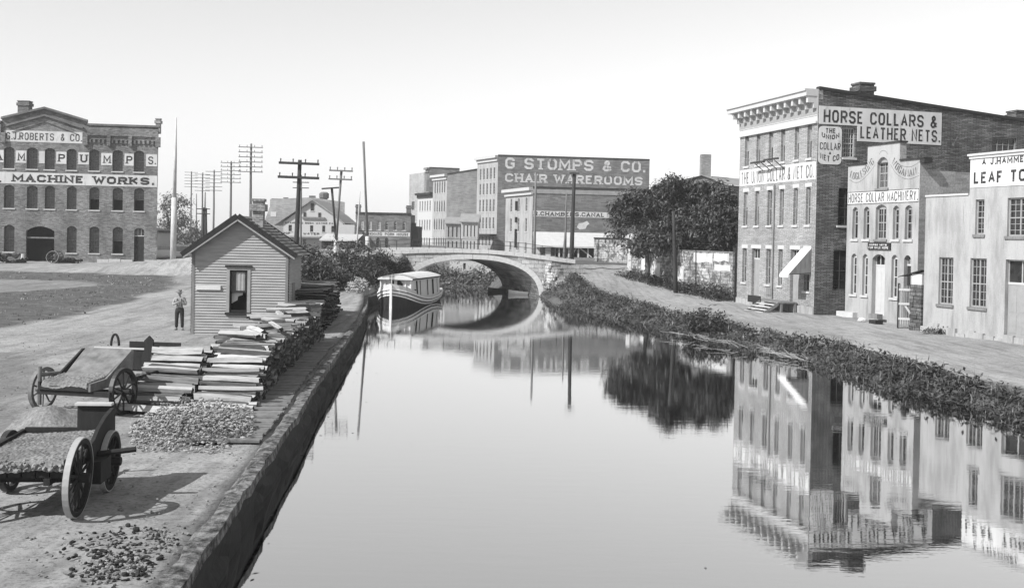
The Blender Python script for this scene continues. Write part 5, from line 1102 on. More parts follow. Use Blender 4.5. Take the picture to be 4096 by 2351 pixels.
    C=np.array([(x,y,ground_h(x,y)+.35*g.random()) for x,y in [(-19+g.random()*22,106+g.random()*7) for _ in range(420)]]); V,Fc=leaves(C,9000,.34,asp=.5,droop=.2,seed=24,spread=.35); tag(leafmesh('far_bank_weeds',V,Fc,MT['leaf_far']),'weeds covering the far bank seen through the bridge arch','weeds',None,'stuff')
    # plants at the foot of the warehouse
    C=np.array([(p.x,p.y,.1+.1*g.random()) for p in [gnd(3690+g.random()*140,1332+g.random()*6+(g.random()*140)*.0) for _ in range(30)]]); V,Fc=leaves(C,500,.16,asp=.4,droop=0,seed=4,spread=.09); tag(leafmesh('warehouse_weeds',V,Fc,MT['leaf_weed']),'low weeds at the foot of the tobacco warehouse wall','weeds',None,'stuff')
weeds()
# ------------------------------------------------------------------ canal wall, boardwalk
def canal_wall():
    random.seed(12); r=empty('canal_wall',(0,0,0),0,'rough dark canal wall with worn pale coping along the left bank','wall'); mb=MB(); face=MB(); y=3.
    def jit(a): return random.uniform(-a,a)
    ys=[3.]
    while ys[-1]<92.4: ys.append(ys[-1]+random.uniform(.35,.75)*(1+ys[-1]*.012))
    prev=None; rows=[]
    for y in ys:
        x=xl(y); e=jit(.03); rows.append([(x-.24-jit(.05),y,-.02),(x-.19+jit(.05),y,.075+jit(.025)),(x-.05+jit(.03),y,.09+jit(.02)),(x+.08+e,y,.08+jit(.022)),(x+.09+e,y,-.09+jit(.03))])
    def strip(m,rows):
        n=len(rows[0])
        for a,b in zip(rows[:-1],rows[1:]):
            for k in range(n-1): m.quad(a[k],a[k+1],b[k+1],b[k])
    strip(mb,rows)
    f2=[]
    for rw,y in zip(rows,ys):
        x=xl(y); f2.append([(x+.04,y,-.07),(x+.05+jit(.04),y,-.24+jit(.03)),(x+.02+jit(.06),y,-.42),(x+.08+jit(.06),y,-.60),(x+.05,y,-1.4)])
    strip(face,f2)
    m,n,b=newmat('worn coping'); c=ramp(n,noise(n,4.5,8,rough=.75),[(.38,.03),(.48,.11),(.58,.25),(.72,.34)]); n.links.new(c,b.inputs['Base Color']); b.inputs['Roughness'].default_value=.95; b.inputs['Specular IOR Level'].default_value=.1; bump(n,b,noise(n,7,8,rough=.75),1,.08)
    mb.build('coping',m,r); face.build('wall_face',plain('dark wall face',.013,.8,.8,5,bmp=.9),r)  # face kept near black, its shade put into the base colour
canal_wall()
def boardwalk():
    random.seed(3); mb=MB(); y=21.4
    while y<41.5:
        w_=random.uniform(.17,.26); x=xl(y); a=-(xl(y+1)-xl(y)); M=Matrix.Translation((x,y,.05+random.uniform(-.01,.02)))@Matrix.Rotation(-math.atan(-a)*1.,4,'Z')
        mb.box(-1.75+random.uniform(-.1,.05),-.30+random.uniform(-.06,.02),0,w_-.018,0,.05,0,M); y+=w_
    tag(mb.build('boardwalk',MT['plank']),'narrow plank boardwalk between the firewood and the canal wall','boardwalk')
boardwalk()
# ------------------------------------------------------------------ firewood
def log_mesh(i,L,r,mats,flat=False):
    rr=random.Random(100+i); n=rr.choice([3,4,4,5]); mb=MB(); S=7; rings=[]
    base=[(2*PI*k/n+rr.uniform(-.3,.3),r*rr.uniform(.75,1.2)) for k in range(n)]; bend=rr.uniform(-.03,.03); bz=rr.uniform(-.018,.018); vs=[]
    for s in range(S+1):
        t=s/S; x=L*(t-.5); cy=bend*math.sin(PI*t)*1.3+rr.uniform(-.006,.006); cz=bz*math.sin(PI*t)+rr.uniform(-.005,.005); k=.95+.12*math.sin(PI*t)+rr.uniform(-.035,.035) if not flat else 1
        for a,q in base: vs.append((x+rr.uniform(-.02,.02),cy+math.cos(a)*q*k*(1.35 if flat else 1),cz+math.sin(a)*q*k*(.55 if flat else 1)))
    fs=[(s*n+k,s*n+(k+1)%n,(s+1)*n+(k+1)%n,(s+1)*n+k) for s in range(S) for k in range(n)]; mb.add(vs,[f[::-1] for f in fs],0); mb.f+=[tuple(range(n)),tuple(range((S+1)*n-1,S*n-1,-1))]; mb.m+=[0,0]
    # bark on one or two of the split faces
    bk=rr.sample(range(n),rr.choice([1,1,2]))
    mb.m=[(1 if j%n in bk else 0) if j<S*n else 2 for j in range(len(mb.m))]
    return mb.mesh('firewood_log',mats)
LOGS=[log_mesh(i,random.uniform(1.38,1.62),random.uniform(.07,.115),[MT['log'],MT['log_bark'],MT['wood_dark']]) for i in range(14)]  # end faces in dark timber, shade put into their colour
SLABS=[log_mesh(50+i,random.uniform(1.7,2.1),random.uniform(.09,.12),[MT['wood_dark'],MT['wood_mid'],MT['wood_dark']],True) for i in range(8)]
def woodpile():
    random.seed(8); cnt=0; back=MB(); tot=0
    def put(x,y,z,rz,lb):
        o=link('firewood_log',random.choice(LOGS)); o.location=(x,y,z); o.rotation_euler=(random.uniform(0,6.28),random.uniform(-.05,.05),rz+random.uniform(-.06,.06)); s=random.uniform(.9,1.12); o.scale=(random.uniform(.93,1.06),s,s); tag(o,lb,'log','split logs of the long firewood stack')
    LB='split cordwood log with pale cut face in the firewood stack'
    for k in range(7):
        z=.10+.172*k
        y=25.2+.5*k+random.uniform(-.1,.1)
        while y<44.3-.1*k:
            x=xl(y)-1.08-.75+random.uniform(-.12,.10); rz=math.atan(xl(y+.5)-xl(y-.5)); rz=rz
            if y<29.7: put(x,y,z,rz,LB); cnt+=1
            else:
                me=random.choice(LOGS); M=Matrix.Translation((x,y,z+random.uniform(-.02,.02)))@Matrix.Rotation(rz+random.uniform(-.06,.06),4,'Z')@Matrix.Rotation(random.uniform(0,6.28),4,'X'); mi=[p.material_index for p in me.polygons]; o=len(back.v); back.v+=[tuple(M@v.co) for v in me.vertices]; back.f+=[tuple(o+i for i in p.vertices) for p in me.polygons]; back.m+=mi
            y+=random.uniform(.17,.22)
        y=24.8+.55*k+random.uniform(-.1,.1)
        while y<29.4-.12*k:
            put(xl(y)-2.6-.78+random.uniform(-.16,.12),y,z,math.atan(xl(y+.5)-xl(y-.5)),LB); cnt+=1; y+=random.uniform(.18,.24)
    # fallen and crosswise ones on top and in front of the shed
    for k in range(26):
        y=random.uniform(30,44); put(xl(y)-1.75+random.uniform(-.5,.4),y,1.38+random.uniform(0,.12),random.uniform(-1.2,1.2),LB); cnt+=1
    for k in range(30):
        y=random.uniform(31,44.5); put(xl(y)-2.7-random.random()*2.2*(.4+.6*(y-31)/13),y,.1+.1*random.random(),random.uniform(-1.5,1.5),LB); cnt+=1
    tag(back.build('firewood',[MT['log'],MT['log_bark'],MT['wood_dark']]),'lower courses of the long firewood stack, log ends in shade beside the boardwalk','firewood',None,'stuff')
    # bark slabs farther along
    for k in range(11):
        y=47.2+random.uniform(-.1,.1)
        while y<58.5-.1*k:
            o=link('bark_slab',random.choice(SLABS)); o.location=(xl(y)-2.2+random.uniform(-.1,.1),y,.1+.17*k+random.uniform(-.02,.02)); o.rotation_euler=(random.uniform(-.25,.25),random.uniform(-.06,.06),random.uniform(-.12,.08)); tag(o,'dark bark slab in the tall slab stack between shed and moored boat','slab','dark slabs stacked behind the firewood'); y+=random.uniform(.5,.95) if k<10 else .4
    # loose boards leaning at the shed
    data=[(905,1322,.35,1.3,.75,'pale board propped at a slant left of the shed window'),(948,1318,.30,1.0,-.4,'short dark block standing on end below the shed window'),(1035,1325,.5,1.5,-.85,'long pale board leaning up to the right below the shed window'),(1010,1322,.4,1.2,-.7,'pale board crossing behind the long leaning board'),(985,1335,.14,1.6,.05,'thick pale baulk lying flat before the shed window'),(1065,1330,.42,1.1,-.95,'short steep pale board at the right under the shed window')]
    for i,(px,py,z,L,tl,lb) in enumerate(data):
        p=gnd(px,py); mb=MB(); mb.box(-L/2,L/2,-.1,.1,-.06,.06); o=mb.build('loose_board',MT['wood_dark'] if 'dark' in lb else MT['trim']); o.location=(p.x,p.y,z+.15); o.rotation_euler=(.3,tl,random.uniform(-.3,.3)); tag(o,lb,'board')
    return cnt
NLOG=woodpile()
# ------------------------------------------------------------------ heaps
def heaps():
    random.seed(31); mb=MB()
    for k in range(3300):
        px=random.uniform(520,1010); py=random.triangular(1650,1815,1730); 
        edge=1+abs(px-760)/260*.35
        if (px<640 and py<1690) or (px>900 and py>1770) or (px<560 and random.random()<.5): continue
        p=gnd(px,py); t=max(0,1-((px-800)/280)**2)*max(0,1-((py-1700)/110)**2); r=random.uniform(.018,.05)*random.uniform(.7,1.4); rock(mb,(p.x,p.y,.02+.5*t*random.random()**.7),r,r*random.uniform(.3,.7),0 if random.random()<.66 else 1)
    tag(mb.build('rubble',[MT['cobble'],MT['wood_mid']]),'heap of pale broken stone and chips in front of the firewood stack','rubble',None,'stuff')
    mb=MB()
    for k in range(700):
        a=random.random(); px=1365+random.triangular(0,120,70); py=random.triangular(1112,1180,1150); p=gnd(px,py); t=max(0,1-((px-1430)/65)**2); r=random.uniform(.06,.15); rock(mb,(p.x,p.y,p.z+.05+.75*t*random.random()),r,r*.6)
    tag(mb.build('stone_heap',[MT['cobble']]),'pale stone heap on the bank behind the moored boat','stones',None,'stuff')
    mb=MB()
    for k in range(420):
        px=random.triangular(260,760,540); py=random.triangular(2080,2345,2220); 
        if px>300+ (2351-py)*1.5+170: continue
        p=gnd(px+random.gauss(0,40),py); r=random.uniform(.012,.045)*(1.8 if random.random()<.1 else 1); rock(mb,(p.x,p.y,r*.3),r,r*.6,0 if random.random()<.68 else 1)
    for cx,cy,n,sx,sy in ((650,2165,150,60,35),(400,2290,150,80,45),(560,2285,60,60,30)):
        for k in range(n):
            p=gnd(cx+random.gauss(0,sx*.5),cy+random.gauss(0,sy*.6)); r=random.uniform(.015,.045); rock(mb,(p.x,p.y,r*.3+.03*random.random()),r,r*.6,0 if random.random()<.5 else 1)
    tag(mb.build('dirt_clods',[MT['wood_dark'],MT['soil']]),'scattered dirt clods, their shadows painted as dark lumps, at the bottom left corner','debris',None,'stuff')  # dark lumps among the soil ones stand for the clods' shadows
    mb=MB()
    for k in range(2600):
        y=random.uniform(11,46)*random.uniform(.75,1); x=xl(y)-.4-random.random()**1.4*(8+.25*y); r=random.uniform(.008,.028)*(1+y*.01); rock(mb,(x,y,ground_h(x,y)+.01),r,r*.6,0 if random.random()<.5 else 1)
    tag(mb.build('pebbles',[MT['soil'],MT['wood_mid']]),'small stones and chips strewn over the yard on the left bank','pebbles',None,'stuff')
    def mound(px,py,rx,ry,h,lb,seed,mt='soil'):
        rr=random.Random(seed); p=gnd(px,py); N=26; mb=MB(); vs=[];ph=[rr.random()*6 for _ in range(4)]
        for i in range(N+1):
            for j in range(N+1):
                u,v=2*i/N-1,2*j/N-1; q=u*u+v*v; z=h*max(0,1-q)**.8*(1+.25*math.sin(5*u+ph[0])*math.sin(4*v+ph[1]))+.05*rr.random()*(q<1)-.06; vs.append((u*rx,v*ry,z))
        mb.add(vs,[(i*(N+1)+j,(i+1)*(N+1)+j,(i+1)*(N+1)+j+1,i*(N+1)+j+1) for i in range(N) for j in range(N)]); o=mb.build('earth_mound',MT[mt],smooth=True); o.location=p; tag(o,lb,'mound')
    mound(215,1722,1.0,1.0,.55,'low rounded earth mound between the two carts',3)
    mb=MB()
    for k in range(160):
        px=random.uniform(-120,112) if k%2 else random.triangular(210,330,250); py=1050; p=gnd(px,py); p=p-fMW.y*random.uniform(.2,1.6); rock(mb,(p.x,p.y,zMW+random.random()*(.9 if px<90 else .45)),random.uniform(.15,.4),None)
    tag(mb.build('scrap_heap',MT['iron']),'dark scrap iron heaped along the foot of the machine works','scrap',None,'stuff')
heaps()
# ------------------------------------------------------------------ carts
def wheel(parent,x,y,R,w_=.075,spokes=12,mat='wood_mid',tyre='tyre',tilt=0.,rz=0,name='wheel'):
    mb=MB(); n=36; r1=R-.018; r0=R-.09
    for i in range(n):
        a,b=2*PI*i/n,2*PI*(i+1)/n; q=lambda r,t,xx:(xx,r*math.cos(t),r*math.sin(t))
        mb.quad(q(r0,a,-w_/2),q(r0,b,-w_/2),q(r1,b,-w_/2),q(r1,a,-w_/2)); mb.quad(q(r1,a,w_/2),q(r1,b,w_/2),q(r0,b,w_/2),q(r0,a,w_/2)); mb.quad(q(r0,a,w_/2),q(r0,b,w_/2),q(r0,b,-w_/2),q(r0,a,-w_/2))
    for i in range(spokes): t=2*PI*(i+.5)/spokes; mb.tube((0,.08*math.cos(t),.08*math.sin(t)),(0,r0*math.cos(t)*1.01,r0*math.sin(t)*1.01),.026,.02,5)
    mb.tube((-.16,0,0),(.18,0,0),.095,.07,10)
    o=mb.build(name,MT[mat],parent,Matrix.Translation((x,y,R))@Matrix.Rotation(rz,4,'Z')@Matrix.Rotation(tilt,4,'Y')); mb=MB()
    for i in range(n):
        a,b=2*PI*i/n,2*PI*(i+1)/n; q=lambda r,t,xx:(xx,r*math.cos(t),r*math.sin(t)); h=w_/2+.004
        mb.quad(q(R,a,-h),q(R,b,-h),q(R,b,h),q(R,a,h)); mb.quad(q(r1,a,-h),q(r1,b,-h),q(R,b,-h),q(R,a,-h)); mb.quad(q(R,a,h),q(R,b,h),q(r1,b,h),q(r1,a,h))
    mb.build('tyre',MT[tyre],o); return o
def lumpy(x0,x1,y0,y1,zf,n=18,a=.04,seed=1,skirt=.15):
    rr=random.Random(seed); mb=MB(); vs=[]
    for i in range(n+1):
        for j in range(n+1):
            x=x0+(x1-x0)*i/n; y=y0+(y1-y0)*j/n; e=(i in(0,n) or j in(0,n)); vs.append((x,y,zf(x,y)+rr.uniform(-a,a)-(skirt if e else 0)))
    mb.add(vs,[(i*(n+1)+j,(i+1)*(n+1)+j,(i+1)*(n+1)+j+1,i*(n+1)+j+1) for i in range(n) for j in range(n)]); return mb
def wagons():
    a=gnd(310,2068); b=gnd(438,1962); u=(b-a).normalized(); n=Vector((u.y,-u.x,0)); mid=(a+b)/2-n*.8; hb=(b-a).length/2
    r=empty('dump_wagon',mid,math.atan2(u.y,u.x)-PI/2,'low four wheeled wagon nearest the camera, filled flat with pale earth','wagon')
    for y in (-hb,hb):
        for x in (.8,-.8): wheel(r,x,y,.60 if y<0 else .5,.08,mat='wood_dark',tyre='tyre' if x>0 else 'iron',tilt=(.04 if x>0 else -.04))
    mb=MB(); mb.box(-.9,.9,-hb-.05,-hb+.05,.54,.64); mb.build('axle',MT['wood_dark'],r); mb=MB(); mb.box(-.9,.9,hb-.05,hb+.05,.46,.56); mb.build('axle',MT['wood_dark'],r)
    mb=MB()
    for i in range(7): x=-.70+.2*i; mb.box(x,x+.18,-1.15,1.2,.66+.012*(i%2),.76)
    for x in (-.5,.42): mb.box(x,x+.09,-1.2,1.3,.56,.66)
    mb.build('bed',MT['wood_dark'],r)
    side=[(-1.15,.70),(1.25,.70),(1.25,1.34),(1.0,1.30),(.7,1.24),(.35,1.12),(.1,.98),(-.2,.92),(-1.15,.90)]
    for x,side in ((.70,side),(-.76,[(-1.15,.70),(1.25,.70),(1.25,.95),(-1.15,.88)])):
        M=Matrix.Translation((x,0,0))@Matrix(((0,1,0,0),(1,0,0,0),(0,0,1,0),(0,0,0,1))); mb=MB(); mb.prism(side,0,.06,0,M); mb.build('side_board',MT['wood_dark'],r)
    mb=MB(); mb.box(-.70,.15,1.2,1.26,.7,.98); mb.box(.15,.70,1.2,1.26,.7,1.36); mb.build('head_board',MT['wood_dark'],r); mb=MB(); mb.box(.12,.72,1.14,1.3,1.36,1.40); mb.build('seat',MT['trim'],r)
    lumpy(-.71,.71,-1.2,1.18,lambda x,y:.90+.03*math.sin(x*3)+.02*(y>0)*y,60,.010,4,.14).build('load',MT['soil'],r,smooth=False)
    mb=MB(); rr=random.Random(9)
    for k in range(130): rock(mb,(rr.uniform(-.72,.72),-1.17+rr.uniform(-.05,.06),.84+rr.uniform(-.06,.06)),rr.uniform(.025,.06))
    mb.build('lumps',MT['soil'],r)
    mb=MB(); mb.tube((0,hb,.5),(.1,hb+1.4,.5),.05,.04); mb.tube((-.5,hb+1.2,.52),(.65,hb+1.2,.52),.035); mb.build('tongue',MT['wood_dark'],r)
    mb=MB(); mb.tube((.66,hb*.3,.72),(1.35,hb*.3+.05,.80),.045); mb.box(.75,.95,-.2,.35,.35,.7); mb.build('brake_lever',MT['wood_dark'],r)
    # two wheeled tip cart with sloping head board
    a=gnd(172,1640); b=gnd(492,1658); u=(b-a).normalized(); mid=(a+b)/2; G2=(b-a).length
    r=empty('tip_cart',mid,math.atan2(u.y,u.x),'two wheeled tip cart with broad sloping board, half full of earth','cart')
    wheel(r,-G2/2,0,.52,.09,10,'wood_mid','plank',tilt=.03); wheel(r,G2/2,0,.55,.09,10,'wood_dark','iron',tilt=-.03)
    mb=MB(); mb.box(-G2/2-.1,G2/2+.1,-.05,.05,.47,.57); mb.build('axle',MT['wood_dark'],r)
    x0,x1=-.62,.62
    mb=MB(); mb.box(x0,x1,-.75,1.0,.62,.72); mb.box(x0-.1,x1+.5,-.7,-.6,.5,.62); mb.build('bed',MT['wood_dark'],r)
    mb=MB(); vs=[(x0+.12,.0,.86),(x1-.06,.0,.86),(x1,1.05,1.42),(x0,1.05,1.42)]; vs+=[(x,y+.04,z-.05) for x,y,z in vs]; mb.add(vs,[(0,1,2,3),(7,6,5,4),(0,4,5,1),(1,5,6,2),(2,6,7,3),(3,7,4,0)]); mb.build('sloping_board',MT['plank'],r)
    for x,mt in ((x0-.05,'wood_dark'),(x1,'plank')):
        M=Matrix.Translation((x,0,0))@Matrix(((0,1,0,0),(1,0,0,0),(0,0,1,0),(0,0,0,1))); mb=MB(); mb.prism([(-.75,.62),(1.0,.62),(1.05,1.4),(.95,1.4),(-.1,.84),(-.75,.80)],0,.05,0,M); mb.build('side_board',MT[mt],r)
    lumpy(x0+.02,x1-.02,-.76,.15,lambda x,y:.82+.1*(y+.7)+.04*math.sin(x*6),34,.012,7,.12).build('load',MT['soil'],r)
    for x in (x0+.1,x1-.1): mb=MB(); mb.tube((x,.9,.62),(x+.15,2.3,.75),.045,.035); mb.build('shaft',MT['wood_dark'],r)
    mb=MB(); mb.tube((x0-.25,-.4,.2),(x0-.25,-.4,1.1),.05); mb.tube((x0-.25,-.4,.9),(x0-.05,.3,.9),.05); mb.build('stake',MT['plank'],r)
    # dark low wagon behind it
    p=gnd(520,1535); r=empty('low_wagon',p,-.12,'dark low wagon with an upright hoop, standing between the tip cart and the firewood','wagon')
    for x in (-.95,.75):
        for y in (0,1.3): wheel(r,x,y,.42,.08,10,'wood_dark','iron')
    for y in (0,1.3): mb=MB(); mb.box(-1.0,.8,y-.05,y+.05,.38,.47); mb.build('axle',MT['wood_dark'],r)
    mb=MB(); mb.box(-.88,.68,-.3,1.7,.5,.58); mb.build('bed',MT['wood_dark'],r)
    for y in (-.34,1.7): mb=MB(); mb.box(-.9,.7,y,y+.05,.45,1.02); mb.build('side_board',MT['wood_dark'],r)
    mb=MB(); mb.box(-.9,.7,-.37,-.28,1.02,1.06); mb.build('rail',MT['trim'],r)
    mb=MB(); mb.prism([(.62,.5),(.84,.5),(.86,1.3),(.74,1.42),(.6,1.28)],-.42,-.35); mb.build('stake',MT['wood_dark'],r)
    mb=MB(); pts=[(-.78+.12*math.cos(t),.6,1.0+.33*math.sin(t)) for t in [PI*i/10 for i in range(11)]]; mb.path(pts,[.035]*11,6); mb.build('hoop',MT['wood_dark'],r)
    # old wheels leaning on the works
    for px,tn,lb in ((218,'tyre','pale rimmed old wheel leaning on the machine works wall'),(238,'iron','dark old wheel leaning beside the pale rimmed one')):
        p=gnd(px,1052)-fMW.y*.7; p.z=zMW; o=empty('cart_wheel',p,math.atan2(fMW.x.y,fMW.x.x),lb,'wheel'); wheel(o,0,0,.62,.09,12,'wood_dark',tn,rz=PI/2-.15,tilt=.25,name='spoked_rim')
wagons()
# ------------------------------------------------------------------ poles
def pole(name,label,cat,base,top,r0,r1,mat,arms=(),armmat=None,pins=True,group=None,white_to=None,armrot=0.):
    base=Vector(base); top=Vector(top); r=empty(name,base,0,label,cat,group); d=top-base; L=d.length; dn=d.normalized(); mb=MB()
    if white_to:
        k=(white_to-base.z)/d.z; m=base.lerp(top,k)-base; mb.path([dn*-.6,m*.5,m],[r0,r0*.98,r0*.93],9); mb.path([m*1.0005,m.lerp(d,.5),d],[r0*.62,r0*.5,r1],8,1); mb.build('mast',[MT['pole_white'],MT[mat]],r,smooth=True)
    else:
        rr=random.Random(int(base.x*100)); pts=[dn*-.8]+[d*t+Vector((rr.uniform(-.02,.02),0,0)) for t in (.25,.5,.75)]+[d]; mb.path(pts,[r0,r0*.92,r0*.82,r0*.7,r1],9); mb.build('shaft',MT[mat],r,smooth=True)
    for z,hw,th,tilt in arms:
        k=(z-base.z)/d.z; c=d*k; mb=MB(); M=Matrix.Translation(c)@Matrix.Rotation(armrot,4,'Z')@Matrix.Rotation(tilt,4,'Y'); mb.box(-hw,hw,-r0-th,-r0*.7,-th/2,th/2,0,M)
        if pins:
            for i in range(4): x=-hw*.93+hw*1.86*i/3; mb.tube(M@Vector((x,-r0,th/2)),M@Vector((x,-r0,th/2+.22)),.035,.05,6)
        mb.build('crossarm',MT[armmat or mat],r)
    return r
def poles():
    def P(px,py,D): return atD(px,py,D)
    def bz(px,D,py=1000): p=atD(px,py,D); return Vector((p.x,p.y,base_h(p.x,p.y)))
    G_='telegraph poles standing in line down the road at left'
    b=bz(1178,71,1160); t=P(1200,640,71); pole('utility_pole','thick dark pole with two heavy crossarms right of the shed chimney','utility pole',b,t,.2,.13,'pole_dark',[(P(1200,655,71).z,1.35,.16,.02),(P(1195,711,71).z,1.38,.17,.02)])
    D=150; pole('utility_pole','thin pole with two short crossarms just behind the thick dark one','utility pole',bz(1203,D),P(1205,700,D),.16,.1,'pole_mid',[(P(1204,730,D).z,1.15,.14,0),(P(1204,752,D).z,1.15,.14,0)],pins=False)
    D=81; pole('utility_pole','white based leaning pole with two crossarms, one of the crossed pair','utility pole',bz(1332,D,1140),P(1366,680,D),.17,.1,'pole_mid',[(P(1364,684,D).z,.9,.11,.02),(P(1362,718,D).z,.9,.11,.02)],white_to=P(1345,960,D).z)
    pole('utility_pole','shorter dark leaning pole with one tilted crossarm, crossing the white based one','utility pole',bz(1360,81.6,1140),P(1327,750,81.6),.17,.1,'pole_dark',[(P(1327,753,81.6).z,.75,.11,-.09)],white_to=P(1347,955,81.6).z,pins=False)
    D=100; pole('mast','tall slender mast with white foot rising from the bank shrubs','mast',bz(1472,D),P(1454,567,D),.22,.12,'pole_mid',white_to=P(1468,945,D).z)
    D=140; pole('utility_pole','thin pale pole left of the tall slender mast','utility pole',bz(1426,D),P(1440,765,D),.13,.06,'pole_white')
    for px,tp,D,hw,y0,st,lb in ((1005,575,131,1.5,590,19.6,'tallest telegraph pole with six crossarms, directly above the shed chimney'),(925,645,157,1.5,652,15.6,'telegraph pole with six crossarms, second from the shed chimney'),(857,680,190,1.5,687,15,'telegraph pole with six crossarms, third from the shed chimney'),(811,690,210,1.5,698,13,'telegraph pole with six crossarms, fourth from the shed chimney'),(766,686,235,1.45,690,11.5,'telegraph pole with six crossarms, farthest from the shed chimney')):
        pole('telegraph_pole',lb,'telegraph pole',bz(px-4,D),P(px,tp,D),.2,.12,'pole_mid',[(P(px,y0+st*i,D).z,hw,.1,.01) for i in range(6)],pins=D<160,group=G_)
    D=150; a=bz(812,D); pole('utility_pole','left dark post of the low twin pole frame','utility pole',a,P(815,830,D),.2,.17,'pole_dark',[(P(819,836,D).z,.95,.12,0),(P(819,855,D).z,.95,.12,0)],pins=False)
    pole('utility_pole','right dark post of the low twin pole frame','utility pole',bz(826,D),P(824,832,D),.18,.16,'pole_dark')
    D=260; pole('utility_pole','faint bare pole among the telegraph poles','utility pole',bz(785,D),P(786,775,D),.18,.1,'pole_mid')
    D=200; pole('utility_pole','bare pole with a small cap behind the low twin pole frame','utility pole',bz(816,D),P(821,768,D),.2,.1,'pole_mid')
    D=105; pole('mast','very tall white mast beside the machine works corner','mast',bz(692,D,1055),P(705,470,D),.3,.05,'pole_white',white_to=P(697,790,D).z)
    D=105; pole('utility_pole','dark capped pole at the right end of the bridge','utility pole',bz(2286,D,1045),P(2297,697,D),.24,.19,'pole_dark',[(P(2297,694,D).z,.5,.12,0)],pins=False)
    D=112; pole('utility_pole','thin grey pole just left of the dark capped pole','utility pole',bz(2262,D),P(2266,775,D),.13,.07,'pole_mid'); pole('utility_pole','short stout stub pole beside the thin grey pole','utility pole',bz(2257,D-1),P(2261,930,D-1),.17,.1,'pole_mid')
    D=113; pole('utility_pole','pale straight pole at the corner of the canal store','utility pole',bz(2138,D),P(2143,690,D),.16,.12,'wood_mid')
    D=80; pole('utility_pole','brown pole standing on the road side in front of the stained wall','utility pole',bz(2703,D,1160),P(2694,845,D),.19,.14,'pole_dark')
    # posts with the washing line
    A=bz(1216,64,1160); B=bz(1290,62,1150)
    q=[]
    for p_,lb in ((A,'left thin post carrying the white drying cloth'),(B,'right thin post beside the white drying cloth')):
        mb=MB(); mb.tube((0,0,-.3),(0,0,1.35),.05,.04); o=mb.build('line_post',MT['wood_dark']); o.location=p_; tag(o,lb,'post')
    mb=MB(); A2=Vector(A)+Vector((-.5,0,1.3)); B2=Vector(B)+Vector((-.25,0,1.3)); N=14; vs=[]
    for i in range(N+1):
        t=i/N; p_=A2.lerp(B2,t); sag=-.12*math.sin(PI*t)
        for j in range(5): vs.append((p_.x+.03*math.sin(j*2+i),p_.y+.06*math.sin(i*1.7+j*.5),p_.z+sag-(.48+.1*math.sin(i*.9))*j/4*(.75 if t<.25 else 1)))
    mb.add(vs,[(i*5+j,(i+1)*5+j,(i+1)*5+j+1,i*5+j+1) for i in range(N) for j in range(4)]); tag(mb.build('drying_cloth',MT['canvas'],smooth=True),'white cloth hung to dry on a line right of the shed','cloth')
    # sagging chain and box at the road top
    mb=MB(); a=gnd(2315,1077); b=gnd(2500,1079); a.z+=.15; b.z+=.15; pts=[a.lerp(b,t)-Vector((0,0,.12*math.sin(PI*t*2)**2)) for t in [i/12 for i in range(13)]]; mb.path(pts,[.035]*13,5); tag(mb.build('chain',MT['iron']),'dark chain lying across the top of the road beyond the bank','chain')
poles()
# ------------------------------------------------------------------ boats
def hull(parent,sec,rows,mats,mcols,name='hull'):
    mb=MB(); R=[]
    for l,hb,sh in sec:
        ring=[]
        for off,wf in rows:
            z=sh+off if off>-.6 else off; z=max(z,-.35) if off>-5 else -.35; ring.append((hb*wf,l,z))
        R.append(ring)
    n=len(rows)
    for s in (1,-1):
        for a,b in zip(R[:-1],R[1:]):
            for k in range(n-1):
                q=[(s*a[k][0],a[k][1],a[k][2]),(s*b[k][0],b[k][1],b[k][2]),(s*b[k+1][0],b[k+1][1],b[k+1][2]),(s*a[k+1][0],a[k+1][1],a[k+1][2])]
                mb.quad(*(q if s<0 else q[::-1]),mcols[k])
    e=R[-1]; mb.add([(x,y,z) for x,y,z in e]+[(-x,y,z) for x,y,z in reversed(e)],[tuple(range(2*n))],mcols[2])
    return mb.build(name,mats,parent,smooth=False)
